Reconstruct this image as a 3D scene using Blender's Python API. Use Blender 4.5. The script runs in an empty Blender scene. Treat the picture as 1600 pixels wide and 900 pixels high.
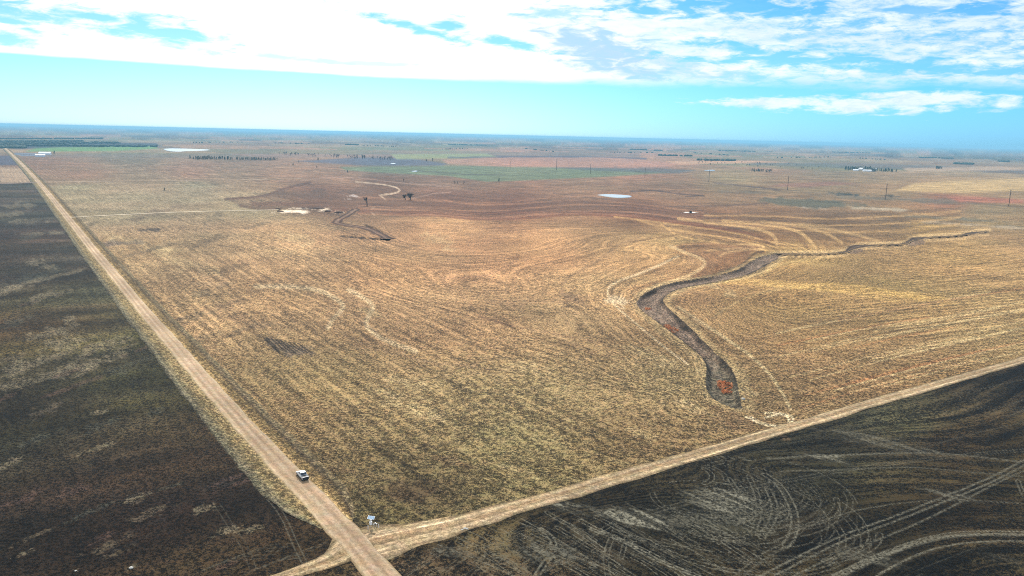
import bpy, bmesh, math, random
import numpy as np
from mathutils import Vector, Matrix
random.seed(7); rng = np.random.default_rng(11)
scene = bpy.context.scene
COL = scene.collection
R = math.radians

# ------------------------------------------------------------------ camera
H = 98.4                       # drone height above the plain, metres
FPX = 1218.0                   # focal length in pixels of the 1600 px wide photograph
PITCH = math.atan(238.4 / FPX); ROLL = math.atan(37 / 1600)
cR, sR, cP, sP = math.cos(ROLL), math.sin(ROLL), math.cos(PITCH), math.sin(PITCH)
cam_d = bpy.data.cameras.new('camera'); cam = bpy.data.objects.new('camera', cam_d); COL.objects.link(cam)
scene.camera = cam
rt = Vector((cR, sR * sP, sR * cP)); up = Vector((-sR, cR * sP, cR * cP)); fw = Vector((0, cP, -sP))
m3 = Matrix((rt, up, -fw)).transposed(); cam.matrix_world = Matrix.Translation((0, 0, H)) @ m3.to_4x4()
cam_d.sensor_width = 36; cam_d.lens = FPX / 1600 * 36; cam_d.clip_start = 1; cam_d.clip_end = 120000

# ------------------------------------------------------------------ light
SUN_EL, SUN_AZ = 38.0, -14.0   # azimuth clockwise from +Y (ahead of the drone, a little to the left)
az, el = R(SUN_AZ), R(SUN_EL)
sdir = Vector((math.sin(az) * math.cos(el), math.cos(az) * math.cos(el), math.sin(el)))
ld = bpy.data.lights.new('sun', 'SUN'); ld.energy = 4.8; ld.angle = R(0.5); ld.color = (1.0, 0.95, 0.89)
sun = bpy.data.objects.new('sun', ld); COL.objects.link(sun)
sun.rotation_euler = sdir.to_track_quat('Z', 'Y').to_euler()
scene.view_settings.view_transform = 'Standard'; scene.view_settings.look = 'None'
scene.view_settings.gamma = 1; scene.view_settings.exposure = 0.05
try: scene.cycles.use_denoising = False
except Exception: pass
scene.cycles.filter_width = 1.0; scene.cycles.max_bounces = 4; scene.cycles.volume_bounces = 0

class N:
    """tiny node-tree helper"""
    def __init__(s, nt): s.nt = nt; s.n = nt.nodes; s.l = nt.links
    def node(s, t, ins=None, **kw):
        n = s.n.new(t)
        for k, v in kw.items(): setattr(n, k, v)
        for k, v in (ins or {}).items(): s.put(n.inputs[k], v)
        return n
    def put(s, sock, v):
        if isinstance(v, bpy.types.NodeSocket): s.l.new(v, sock)
        elif hasattr(v, 'outputs'): s.l.new(v.outputs[0], sock)
        else: sock.default_value = v
    def m(s, op, a, b=0.0, c=0.0, clamp=False):
        n = s.node('ShaderNodeMath', operation=op, use_clamp=clamp)
        s.put(n.inputs[0], a); s.put(n.inputs[1], b); s.put(n.inputs[2], c)
        return n.outputs[0]
    def ss(s, x, a, b, lo=0.0, hi=1.0):
        n = s.node('ShaderNodeMapRange', interpolation_type='SMOOTHSTEP')
        for k, v in zip(('Value', 'From Min', 'From Max', 'To Min', 'To Max'), (x, a, b, lo, hi)): s.put(n.inputs[k], v)
        return n.outputs[0]
    def xyz(s, x, y, z=0.0):
        n = s.node('ShaderNodeCombineXYZ')
        for i, v in enumerate((x, y, z)): s.put(n.inputs[i], v)
        return n.outputs[0]
    def noise(s, vec, scale, detail=3.0, rough=0.5, dist=0.0):
        return s.node('ShaderNodeTexNoise', {'Vector': vec, 'Scale': scale, 'Detail': detail, 'Roughness': rough, 'Distortion': dist})
    def mix(s, f, a, b, mode='MIX'):
        n = s.node('ShaderNodeMix', data_type='RGBA', blend_type=mode, clamp_result=False)
        s.put(n.inputs[0], f); s.put(n.inputs[6], a); s.put(n.inputs[7], b)
        return n.outputs[2]

def lin(c):
    c = np.asarray(c, float) / 255.0
    return np.where(c <= 0.04045, c / 12.92, ((c + 0.055) / 1.055) ** 2.4)
def L4(r, g, b): return tuple(lin((r, g, b))) + (1.0,)

def ang(px, py):               # bearing and elevation (radians) of a photograph pixel
    x = px - 800; y = 450 - py
    x2 = x * cR - y * sR; y2 = x * sR + y * cR
    d = Vector((x2, FPX * cP + y2 * sP, y2 * cP - FPX * sP))
    return math.atan2(d.x, d.y), math.atan2(d.z, math.hypot(d.x, d.y))

# ------------------------------------------------------------------ sky
world = bpy.data.worlds.new('World'); scene.world = world; world.use_nodes = True
wn = N(world.node_tree); wn.n.clear()
tc = wn.node('ShaderNodeTexCoord')
sky = wn.node('ShaderNodeTexSky', sky_type='NISHITA', sun_disc=False, sun_elevation=el, sun_rotation=az,
              altitude=400, air_density=1.0, dust_density=0.6, ozone_density=2.2)
sp = wn.node('ShaderNodeSeparateXYZ', {0: tc.outputs['Generated']})
X, Y, Z = sp.outputs
AZ = wn.m('ARCTAN2', X, Y)
EL = wn.m('ARCSINE', Z)
# clear sky: the Nishita sky, its cast pulled towards cyan
skyc = wn.mix(1.0, sky.outputs[0], wn.mix(wn.ss(EL, 0.01, 0.22), (0.48, 0.78, 1.28, 1), (0.17, 0.64, 1.20, 1)), 'MULTIPLY')
skyc = wn.mix(wn.ss(AZ, -.3, .55), skyc, wn.mix(1.0, skyc, (.56, .92, 1.12, 1), 'MULTIPLY'))
# clouds: a deck whose lower edge lies a few degrees above the horizon, breaking up to the right
warp = wn.noise(wn.xyz(wn.m('MULTIPLY', AZ, 5.0), wn.m('MULTIPLY', EL, 26.0)), 1.6, 7, 0.62)
fine = wn.noise(wn.xyz(wn.m('MULTIPLY', AZ, 9.0), wn.m('MULTIPLY', EL, 34.0), 4.7), 3.0, 8, 0.62, 0.4)
edge = wn.m('MULTIPLY_ADD', AZ, -0.0165, 0.0625)
e1 = wn.m('SUBTRACT', EL, edge)
e1 = wn.m('ADD', e1, wn.m('MULTIPLY', wn.m('SUBTRACT', warp.outputs[0], 0.5), wn.ss(AZ, -0.1, 0.45, 0.006, 0.05)))
deck = wn.ss(e1, -0.0004, wn.ss(AZ, -0.2, 0.4, 0.003, 0.022))
def blob(px, py, wx, wy, tilt=0.0, k=0.9):
    a0, e0 = ang(px, py)
    ct, st = math.cos(tilt), math.sin(tilt)
    da = wn.m('SUBTRACT', AZ, a0); de = wn.m('SUBTRACT', EL, e0)
    u = wn.m('ADD', wn.m('MULTIPLY', da, ct), wn.m('MULTIPLY', de, st))
    v = wn.m('SUBTRACT', wn.m('MULTIPLY', de, ct), wn.m('MULTIPLY', da, st))
    u = wn.m('DIVIDE', u, wx / FPX); v = wn.m('DIVIDE', v, wy / FPX)
    d = wn.m('SQRT', wn.m('ADD', wn.m('MULTIPLY', u, u), wn.m('MULTIPLY', v, v)))
    d = wn.m('ADD', d, wn.m('MULTIPLY', wn.m('SUBTRACT', fine.outputs[0], 0.5), 4.6))
    return wn.ss(d, 0.35, 1.55, k, 0.0)
hole = None
for b in ((235, 46, 85, 15, -0.12), (150, 26, 60, 7, -0.1), (20, 20, 60, 14, -0.05), (5, 60, 28, 9), (650, 44, 75, 7, -0.22), (790, 66, 60, 6, -0.15), (700, 38, 26, 8), (870, 20, 45, 9, 0, .6),
          (1120, 4, 140, 20), (1225, 18, 50, 12), (1015, 14, 30, 12), (1530, 16, 55, 13, 0.1), (1420, 14, 50, 10, 0, .8), (1250, 92, 160, 11, -0.03), (1420, 106, 190, 8, -0.02), (1190, 82, 90, 12, -0.15), (1560, 112, 120, 6),
          (1330, 150, 300, 8), (1090, 145, 80, 8), (470, 92, 70, 3, -.05, .5), (560, 99, 60, 2.5, 0, .4)):
    h = blob(*b); hole = h if hole is None else wn.m('MAXIMUM', hole, h)
brk = wn.ss(AZ, -0.05, 0.42)
wisp = wn.noise(wn.xyz(wn.m('MULTIPLY', AZ, 20.0), wn.m('MULTIPLY', EL, 60.0), 9.1), 2.6, 9, 0.68, 0.8)
thin = wn.m('MULTIPLY', brk, wn.ss(wn.m('ADD', wn.m('MULTIPLY', fine.outputs[0], .55), wn.m('MULTIPLY', wisp.outputs[0], .45)), 0.38, 0.60, 0.8, 0.0))
cover = wn.m('MULTIPLY', deck, wn.m('SUBTRACT', 1.0, wn.m('MAXIMUM', hole, thin)))
str_ = wn.m('MAXIMUM', blob(1330, 163, 130, 9, -0.01, 0.9), wn.m('MAXIMUM', blob(1215, 160, 80, 6, 0, .9), blob(1440, 158, 110, 9, 0.0, .9)))
cover = wn.m('MAXIMUM', cover, str_)
shade = wn.m('MAXIMUM', blob(955, 84, 85, 30, -0.3, 1.0), wn.m('MAXIMUM', blob(1050, 100, 110, 14, -0.2, 0.7), blob(1400, 60, 200, 16, -.05, .6)))
shade = wn.m('MAXIMUM', shade, wn.m('MULTIPLY', wn.ss(AZ, 0.0, 0.3, 0.0, 0.5), wn.ss(wn.m('ADD', wn.m('MULTIPLY', warp.outputs[0], .6), wn.m('MULTIPLY', wisp.outputs[0], .4)), 0.44, 0.58)))
bright = wn.mix(wn.ss(AZ, -0.1, 0.5), (8.6, 8.8, 8.8, 1), (7.6, 8.2, 8.4, 1))
cloudc = wn.mix(shade, bright, (4.2, 6.0, 7.4, 1))
allc = wn.mix(cover, skyc, cloudc)
bg = wn.node('ShaderNodeBackground', {0: allc, 1: 0.128})
wo = wn.node('ShaderNodeOutputWorld'); wn.l.new(bg.outputs[0], wo.inputs[0])

# ------------------------------------------------------------------ helpers for things
def tag(o, label=None, cat=None, group=None, kind=None):
    if label: o['label'] = label
    if cat: o['category'] = cat
    if group: o['group'] = group
    if kind: o['kind'] = kind
    return o
def link(name, data, parent=None):
    o = bpy.data.objects.new(name, data); COL.objects.link(o)
    if parent is not None: o.parent = parent
    return o
def mesh_np(name, V, F, mat=None, smooth=False):
    me = bpy.data.meshes.new(name)
    V = np.ascontiguousarray(V, dtype=np.float32); F = np.ascontiguousarray(F, dtype=np.int32)
    k = F.shape[1]
    me.vertices.add(len(V)); me.vertices.foreach_set('co', V.ravel())
    me.loops.add(F.size); me.loops.foreach_set('vertex_index', F.ravel())
    me.polygons.add(len(F)); me.polygons.foreach_set('loop_start', np.arange(0, F.size, k, dtype=np.int32))
    me.update(calc_edges=True)
    if smooth: me.polygons.foreach_set('use_smooth', np.ones(len(F), dtype=bool))
    if mat: me.materials.append(mat)
    return me
def attr(me, name, arr, kind='FLOAT'):
    a = me.attributes.new(name, kind, 'POINT')
    if kind == 'FLOAT': a.data.foreach_set('value', np.ascontiguousarray(arr, dtype=np.float32))
    else:
        c = np.ones((len(arr), 4), np.float32); c[:, :3] = arr; a.data.foreach_set('color', c.ravel())
def pbr(name, col, rough=0.8, metal=0.0, spec=0.3, var=0.15, scale=3.0):
    m = bpy.data.materials.new(name); m.use_nodes = True; n = N(m.node_tree); b = n.n['Principled BSDF']
    g = n.node('ShaderNodeTexCoord'); nz = n.noise(g.outputs['Object'], scale, 4)
    f = n.ss(nz.outputs[0], 0.3, 0.7, 1 - var, 1 + var)
    c = n.mix(1.0, tuple(col) + (1,), n.node('ShaderNodeCombineColor', {0: f, 1: f, 2: f}).outputs[0], 'MULTIPLY')
    n.put(b.inputs['Base Color'], c); b.inputs['Roughness'].default_value = rough
    b.inputs['Metallic'].default_value = metal; b.inputs['Specular IOR Level'].default_value = spec
    return m
class MB:
    """collects simple solids, then links them as ONE mesh"""
    def __init__(s): s.V = []; s.F = []
    def add(s, V, F):
        o = len(s.V); s.V += [tuple(v) for v in V]; s.F += [tuple(i + o for i in f) for f in F]; return s
    def box(s, x0, x1, y0, y1, z0, z1, tx=0.0, ty=0.0):
        V = [(x0, y0, z0), (x1, y0, z0), (x1, y1, z0), (x0, y1, z0), (x0 + tx, y0 + ty, z1), (x1 - tx, y0 + ty, z1), (x1 - tx, y1 - ty, z1), (x0 + tx, y1 - ty, z1)]
        return s.add(V, [(3, 2, 1, 0), (4, 5, 6, 7), (0, 1, 5, 4), (1, 2, 6, 5), (2, 3, 7, 6), (3, 0, 4, 7)])
    def tube(s, p, q, r0, r1=None, n=6, cap=True):
        r1 = r0 if r1 is None else r1; p = Vector(p); q = Vector(q); d = (q - p)
        if d.length < 1e-6: return s
        d.normalize(); a = d.orthogonal().normalized(); b = d.cross(a)
        V = []
        for c, r in ((p, r0), (q, r1)):
            for i in range(n):
                t = 2 * math.pi * i / n; V.append(c + a * (r * math.cos(t)) + b * (r * math.sin(t)))
        F = [(i, (i + 1) % n, n + (i + 1) % n, n + i) for i in range(n)]
        if cap: F += [tuple(range(n - 1, -1, -1)), tuple(range(n, 2 * n))]
        return s.add(V, F)
    def prism(s, prof, y0, y1, inset=0.0):   # profile in x-z, extruded along y
        n = len(prof)
        V = [(x, y0, z) for x, z in prof] + [(x, y1, z) for x, z in prof]
        F = [(i, (i + 1) % n, n + (i + 1) % n, n + i) for i in range(n)] + [tuple(range(n - 1, -1, -1)), tuple(range(n, 2 * n))]
        return s.add(V, F)
    def mesh(s, name, mat, bevel=0.0):
        me = bpy.data.meshes.new(name); me.from_pydata(s.V, [], s.F); me.materials.append(mat)
        bm = bmesh.new(); bm.from_mesh(me)
        bmesh.ops.recalc_face_normals(bm, faces=bm.faces)
        if bevel: bmesh.ops.bevel(bm, geom=bm.edges[:], offset=bevel, segments=2, affect='EDGES', profile=0.6)
        bm.to_mesh(me); bm.free(); return me
    def build(s, name, mat, parent=None, bevel=0.0): return link(name, s.mesh(name, mat, bevel), parent)

# ------------------------------------------------------------------ surveying: photograph pixel -> point of the plain
def P(px, py):
    px = np.asarray(px, float); py = np.asarray(py, float)
    x = px - 800; y = 450 - py
    x2 = x * cR - y * sR; y2 = x * sR + y * cR
    dz = y2 * cP - FPX * sP
    t = -H / np.minimum(dz, -1.2)
    return np.stack([x2 * t, (FPX * cP + y2 * sP) * t], -1)
def chart(XY):
    """bearing / nearness chart of the plain: far and near features get comparable sizes"""
    r = np.hypot(XY[..., 0], XY[..., 1]); a = np.arctan2(XY[..., 0], XY[..., 1])
    return np.stack([a * FPX, H * FPX / np.maximum(r, 1)], -1)
def dense(pts, step=6.0):
    pts = np.asarray(pts, float); out = [pts[0]]
    for a, b in zip(pts[:-1], pts[1:]):
        n = max(1, int(np.hypot(*(b - a)) / step))
        for i in range(1, n + 1): out.append(a + (b - a) * i / n)
    return np.array(out)
def smooth(pts, it=2):
    pts = np.asarray(pts, float)
    for _ in range(it):
        q = [pts[0]]
        for a, b in zip(pts[:-1], pts[1:]): q += [a * .75 + b * .25, a * .25 + b * .75]
        q.append(pts[-1]); pts = np.array(q)
    return pts
def W(pts, sm=2):              # smooth world polyline from pixel polyline
    s = smooth(pts, sm); return P(s[:, 0], s[:, 1])
def pdist(Q, line):
    """distance, signed side and arclength from points Q to a polyline"""
    best = np.full(len(Q), 1e18); side = np.zeros(len(Q)); al = np.zeros(len(Q)); s0 = 0.0
    for a, b in zip(line[:-1], line[1:]):
        d = b - a; L = np.hypot(*d)
        if L < 1e-9: continue
        t = np.clip(((Q - a) @ d) / (L * L), 0, 1)
        v = Q - (a + t[:, None] * d); dd = (v * v).sum(1)
        mk = dd < best
        best[mk] = dd[mk]; side[mk] = (d[0] * v[mk, 1] - d[1] * v[mk, 0]); al[mk] = s0 + t[mk] * L
        s0 += L
    return np.sqrt(best), np.sign(side), al
def inside(Q, poly):
    c = np.zeros(len(Q), bool); n = len(poly); j = n - 1
    for i in range(n):
        xi, yi = poly[i]; xj, yj = poly[j]
        if yi != yj:
            k = ((yi > Q[:, 1]) != (yj > Q[:, 1])) & (Q[:, 0] < (xj - xi) * (Q[:, 1] - yi) / (yj - yi) + xi)
            c ^= k
        j = i
    return c
def sstep(x, a, b):
    t = np.clip((x - a) / (b - a), 0, 1); return t * t * (3 - 2 * t)
def vnoise(Q, scale, seed=0):  # smooth value noise on the plain
    q = Q / scale; i = np.floor(q).astype(np.int64); f = q - i; f = f * f * (3 - 2 * f)
    def h(a, b):
        n = (a * 374761393 + b * 668265263 + seed * 974711) & 0x7fffffff
        n = ((n ^ (n >> 13)) * 1274126177) & 0x7fffffff
        return ((n ^ (n >> 16)) & 0xffff) / 65535.0
    a, b = i[..., 0], i[..., 1]
    x0 = h(a, b) * (1 - f[..., 0]) + h(a + 1, b) * f[..., 0]
    x1 = h(a, b + 1) * (1 - f[..., 0]) + h(a + 1, b + 1) * f[..., 0]
    return x0 * (1 - f[..., 1]) + x1 * f[..., 1]
def fbm(Q, scale, seed=0, o=4):
    s = 0; a = 1; t = 0
    for k in range(o): s = s + a * vnoise(Q, scale / 2 ** k, seed + k); t += a; a *= .5
    return s / t

# section roads: v runs up the gravel road, u along the dirt track
RD_PX = [(650, 967), (594, 900), (519, 811), (447, 737), (345, 625), (250, 515), (153, 400), (107, 342), (62, 286), (31, 253), (3, 227)]
RD = W(RD_PX, 1)
TK_PX = [(560, 858), (600, 848), (650, 837), (700, 826), (750, 812), (800, 797), (850, 783), (900, 769), (950, 753), (1000, 738), (1050, 724), (1100, 709), (1150, 694), (1200, 679), (1240, 667), (1300, 650), (1360, 631), (1450, 606), (1530, 583), (1600, 562), (1720, 528)]
TK = W(TK_PX, 1)
TH = R(33.95); NV = np.array([-math.sin(TH), math.cos(TH)]); NU = np.array([math.cos(TH), math.sin(TH)])
ORG = P(572, 851)
def uv(Q): q = Q - ORG; return q @ NU, q @ NV
ru, rv = uv(RD); o = np.argsort(rv); ru, rv = ru[o], rv[o]
tu, tv = uv(TK); o = np.argsort(tu); tu, tv = tu[o], tv[o]
def road_u(v): return np.interp(v, np.r_[-4000, rv, 20000], np.r_[ru[0], ru, ru[-1]])
def track_v(u): return np.interp(u, np.r_[-8000, tu, 9000], np.r_[tv[0], tv, tv[-1]])

CREEK_L = [(1218, 394), (1186, 401), (1168, 412), (1150, 423), (1110, 432), (1072, 437), (1040, 443), (1018, 451), (998, 464), (993, 477), (1020, 498), (1052, 522), (1076, 541), (1097, 558), (1105, 575), (1101, 600), (1109, 621), (1126, 631), (1144, 638), (1156, 640)]
CREEK_R = [(1160, 638), (1156, 622), (1152, 598), (1146, 580), (1134, 566), (1120, 554), (1106, 540), (1084, 518), (1065, 500), (1053, 488), (1035, 472), (1040, 461), (1060, 450), (1100, 443), (1150, 433), (1180, 425), (1200, 413), (1222, 400)]
CREEK = np.vstack([W(CREEK_L, 2), W(CREEK_R, 2)])
CREEK_MID = W([(1218, 397), (1190, 412), (1150, 428), (1072, 441), (1030, 455), (1012, 472), (1036, 494), (1066, 521), (1100, 553), (1126, 580), (1130, 605), (1150, 638)], 2)
STREAM = W([(1545, 362), (1520, 364), (1500, 369), (1440, 371), (1421, 375), (1414, 382), (1350, 383), (1331, 386), (1320, 396), (1218, 397)], 2)
POOLS = [W([(1328, 387), (1345, 384), (1350, 391), (1338, 396), (1325, 395)], 2), W([(1418, 375), (1440, 373), (1447, 378), (1440, 383), (1416, 383)], 2), W([(1505, 367), (1522, 362), (1530, 362), (1512, 369)], 2)]
GULLY = W([(557, 327), (540, 338), (525, 345), (526, 349), (550, 353), (572, 356), (590, 364), (606, 374)], 2)
GULLY2 = W([(572, 352), (588, 357), (606, 373)], 1)
GULLY3 = W([(532, 369), (560, 372), (606, 375)], 1)
GULLY4 = W([(606, 375), (630, 380), (652, 386)], 1)
EDGE_PX = [(352, 311), (375, 321), (395, 324), (430, 327), (470, 324), (520, 327), (560, 334), (620, 337), (680, 338), (740, 344), (800, 343), (850, 338), (900, 335), (960, 336), (1000, 339), (1040, 345), (1100, 353), (1150, 361), (1180, 368), (1205, 377), (1260, 379), (1330, 380), (1400, 378), (1480, 366), (1540, 358), (1620, 350)]
EDGE = W(EDGE_PX, 1)
BROWN = np.vstack([W(EDGE_PX[:18], 1), W([(1190, 352), (1120, 340), (1040, 326), (960, 318), (900, 308), (800, 300), (720, 298), (640, 296), (600, 290), (540, 285), (480, 287), (440, 295), (430, 300), (410, 306), (352, 311)], 1)])
MIDLINE = W([(1250, 650), (1228, 620), (1190, 560), (1145, 510), (1105, 470), (1100, 455), (1150, 442), (1230, 420), (1330, 408), (1450, 392), (1600, 372)], 2)

def height(Q):
    r = np.hypot(Q[..., 0], Q[..., 1])
    return (fbm(Q, 170.0, 5, 2) - .5) * 1.6 * (1 - sstep(r, 700, 1500))
def P3(px, py, dz=0.0):
    q = P(px, py).reshape(1, 2); return Vector((q[0, 0], q[0, 1], float(height(q)[0]) + dz))

# ------------------------------------------------------------------ tint chart (soil, stubble and grass colours; vignette darkening painted into near stubble)
ALB = 0.62
NE_T = [(600, 800, 112, 100, 68), (600, 740, 120, 105, 74), (640, 775, 92, 78, 56), (800, 700, 146, 130, 92), (820, 740, 136, 120, 84), (1000, 690, 132, 112, 80), (500, 600, 138, 120, 84), (420, 600, 138, 120, 86), (700, 620, 150, 128, 92), (900, 620, 150, 130, 94), (1050, 600, 158, 140, 102), (700, 500, 168, 136, 100), (880, 500, 160, 134, 98), (300, 500, 172, 144, 106), (200, 400, 168, 142, 106), (600, 420, 186, 148, 106), (450, 450, 168, 138, 100),
        (850, 380, 206, 160, 112), (700, 350, 204, 158, 112), (450, 370, 196, 160, 118), (1000, 400, 198, 158, 108), (950, 450, 190, 156, 112), (1050, 380, 196, 158, 106), (1250, 400, 190, 156, 98), (1400, 450, 166, 136, 88), (1250, 470, 158, 130, 84), (1500, 400, 178, 148, 96), (1580, 440, 176, 148, 100), (1300, 510, 150, 124, 84), (1230, 590, 140, 118, 84), (1400, 560, 142, 118, 82), (1550, 520, 168, 144, 100), (1200, 640, 136, 116, 84),
        (400, 320, 164, 148, 118), (200, 310, 164, 150, 124), (120, 300, 160, 150, 122), (300, 290, 158, 148, 124), (300, 272, 160, 124, 104), (120, 270, 162, 128, 106), (450, 262, 168, 132, 108), (520, 280, 164, 128, 104), (600, 290, 118, 84, 62), (500, 300, 118, 88, 70), (500, 315, 114, 82, 62), (700, 310, 122, 78, 56), (800, 320, 122, 74, 48), (1000, 332, 120, 80, 54), (1120, 345, 126, 86, 58), (1200, 345, 126, 94, 64), (1200, 362, 150, 112, 72), (1300, 362, 140, 110, 74), (1400, 345, 124, 100, 70), (1300, 345, 122, 94, 66),
        (1450, 355, 180, 148, 92), (1550, 350, 158, 132, 94), (1150, 305, 150, 122, 94), (1300, 300, 160, 136, 104), (1400, 295, 176, 146, 108), (1500, 290, 196, 164, 116), (1480, 312, 166, 112, 86), (1540, 330, 156, 136, 104), (1300, 320, 146, 122, 94), (900, 288, 156, 122, 96), (1050, 300, 152, 118, 92), (1150, 280, 166, 146, 110), (700, 285, 150, 116, 96), (1000, 258, 186, 136, 110), (820, 256, 186, 132, 108), (600, 252, 110, 112, 112), (1300, 258, 150, 132, 104), (1500, 262, 180, 150, 116),
        (500, 238, 170, 136, 110), (900, 244, 130, 112, 104), (700, 240, 140, 134, 104), (1200, 248, 180, 140, 112), (200, 240, 130, 120, 104), (1500, 245, 168, 142, 110), (60, 252, 150, 116, 96), (400, 236, 130, 110, 96)]
NW_T = [(40, 300, 74, 70, 70), (60, 340, 66, 64, 66), (20, 380, 62, 58, 56), (110, 420, 60, 60, 56), (50, 480, 64, 60, 52), (50, 540, 88, 80, 62), (150, 560, 84, 76, 60), (100, 650, 54, 47, 40), (200, 800, 40, 35, 31), (250, 600, 66, 60, 48), (330, 700, 50, 44, 35), (400, 850, 50, 47, 38), (60, 850, 40, 36, 33), (-200, 700, 50, 44, 38), (-200, 400, 60, 58, 54)]
SE_T = [(700, 870, 44, 42, 34), (900, 820, 56, 56, 48), (1000, 790, 50, 50, 42), (1100, 800, 62, 62, 54), (1250, 720, 52, 52, 42), (1300, 850, 44, 37, 31), (1500, 700, 52, 44, 36), (1500, 820, 48, 40, 32), (1400, 660, 54, 54, 44), (1590, 600, 44, 42, 36), (1550, 880, 56, 48, 38), (1200, 880, 46, 40, 34), (750, 850, 70, 70, 56)]
def idw(C, table, power=3.0):
    T = np.array(table, float); K = chart(P(T[:, 0], T[:, 1])); col = lin(T[:, 2:]) * ALB
    K[:, 1] *= 2.2; C2 = C.copy(); C2[:, 1] *= 2.2
    num = np.zeros((len(C), 3)); den = np.zeros(len(C))
    for k, c in zip(K, col):
        w = 1.0 / (((C2 - k) ** 2).sum(1) + 120.0) ** (power / 2); num += w[:, None] * c; den += w
    return num / den[:, None]
def paint_poly(C, tint, pts, rgb, feather=2.0, k=1.0, px=True):
    poly = chart(P(*dense(pts).T)); lo = poly.min(0) - feather * 2; hi = poly.max(0) + feather * 2
    idx = np.nonzero((C[:, 0] > lo[0]) & (C[:, 0] < hi[0]) & (C[:, 1] > lo[1]) & (C[:, 1] < hi[1]))[0]
    if not len(idx): return
    q = C[idx]; ins = inside(q, poly); d, _, _ = pdist(q, np.vstack([poly, poly[:1]]))
    w = sstep(np.where(ins, d, -d), -feather, feather) * k
    tint[idx] = tint[idx] * (1 - w[:, None]) + lin(rgb) * ALB * w[:, None]
def paint_line(C, tint, pts, rgb, wpx, k=1.0, sm=2):
    line = chart(W(pts, sm)); lo = line.min(0) - wpx * 3; hi = line.max(0) + wpx * 3
    idx = np.nonzero((C[:, 0] > lo[0]) & (C[:, 0] < hi[0]) & (C[:, 1] > lo[1]) & (C[:, 1] < hi[1]))[0]
    if not len(idx): return
    d, _, _ = pdist(C[idx], line); w = (1 - sstep(d, wpx * .4, wpx)) * k
    tint[idx] = tint[idx] * (1 - w[:, None]) + lin(rgb) * ALB * w[:, None]
def paint_spot(C, tint, px, py, rx, ry, rgb, k=1.0, seed=1, tilt=0.0):
    c = chart(P(px, py)); q = C - c; ct, st = math.cos(tilt), math.sin(tilt)
    q = np.stack([q[:, 0] * ct + q[:, 1] * st, -q[:, 0] * st + q[:, 1] * ct], -1)
    m = (np.abs(q[:, 0]) < rx * 2.2) & (np.abs(q[:, 1]) < max(ry * 2.2, rx * .6)); idx = np.nonzero(m)[0]
    if not len(idx): return
    q = q[idx]; d = np.hypot(q[:, 0] / rx, q[:, 1] / ry)
    n = fbm(C[idx] * np.array([1, 2.2]), max(3.0, rx * .35), seed, 4)
    w = (1 - sstep(d + (n - .5) * 2.4, .5, 1.15)) * k
    tint[idx] = tint[idx] * (1 - w[:, None]) + lin(rgb) * ALB * w[:, None]

# ------------------------------------------------------------------ the plain: one polar sheet around the drone, cut into fields
HALF = R(42); NA = 1130
azs = np.concatenate([np.linspace(-math.pi, -HALF, 46)[:-1], np.linspace(-HALF, HALF, NA), np.linspace(HALF, math.pi, 46)[1:]])
rings = np.concatenate([np.linspace(2, 118, 14), 1.0 / np.linspace(1 / 122.0, 1 / 9000.0, 720), [12000, 17000, 24000, 32000, 42000]])
NR = len(rings); NAZ = len(azs)
AA, RR = np.meshgrid(azs, rings)           # row per ring
jit = (rng.random(AA.shape) - .5)
Q = np.stack([RR * np.sin(AA), RR * np.cos(AA)], -1).reshape(-1, 2)
U, V = uv(Q); r = np.hypot(Q[:, 0], Q[:, 1])
UR = U - road_u(V); VT = V - track_v(U)
idx = np.arange(NR * NAZ).reshape(NR, NAZ)
F = np.stack([idx[:-1, :-1], idx[:-1, 1:], idx[1:, 1:], idx[1:, :-1]], -1).reshape(-1, 4)
fUR = UR[F].mean(1); fVT = VT[F].mean(1); fV = V[F].mean(1); fC = Q[F].mean(1); fr = r[F].mean(1)
MILE_V = 1515.0
cls = np.full(len(F), 4)                                   # 4: open country beyond
ne = (fUR > 0) & (fVT > 0) & (fr < 9000)
cls[ne & (fV < MILE_V) & (fr < 2600)] = 0                  # stubble field
cls[(fUR < 0) & (fVT > 0) & (fV < MILE_V - 50) & (fr < 3500)] = 1    # dark field beyond the gravel road
cls[(fUR > 0) & (fVT <= 0) & (fr < 3500)] = 2              # dark ploughed field by the track
cls[(fUR < 0) & (fVT <= 0) & (fr < 3500)] = 3
inb = inside(fC, BROWN); cls[inb & (cls == 0)] = 5
inc = inside(fC, CREEK); cls[inc] = 6
# snap the seams along the two roads onto the road lines
fi = cls.copy()
ends = {}
seam = np.zeros(len(Q), bool)
for a, b in ((0, 1), (5, 1), (0, 4)): pass
vc_min = np.full(len(Q), 99); vc_max = np.full(len(Q), -1)
side_u = (fUR > 0).astype(int); side_v = (fVT > 0).astype(int)
for arr, D, nrm in ((side_u, UR, NU), (side_v, VT, NV)):
    mn = np.full(len(Q), 9); mx = np.full(len(Q), -1)
    for c in range(4): np.minimum.at(mn, F[:, c], arr); np.maximum.at(mx, F[:, c], arr)
    s = (mn != mx) & (r < 4500)
    Q[s] -= D[s, None] * nrm[None]
U, V = uv(Q); UR = U - road_u(V); VT = V - track_v(U); r = np.hypot(Q[:, 0], Q[:, 1])
C = chart(Q)

# colours
tint = idw(C, NE_T)
nw = (UR < 0) & (V < MILE_V - 50) & (VT > 0); se = (VT <= 0) & (r < 6000)
tint[nw] = idw(C[nw], NW_T); tint[se] = idw(C[se], SE_T)
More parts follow.
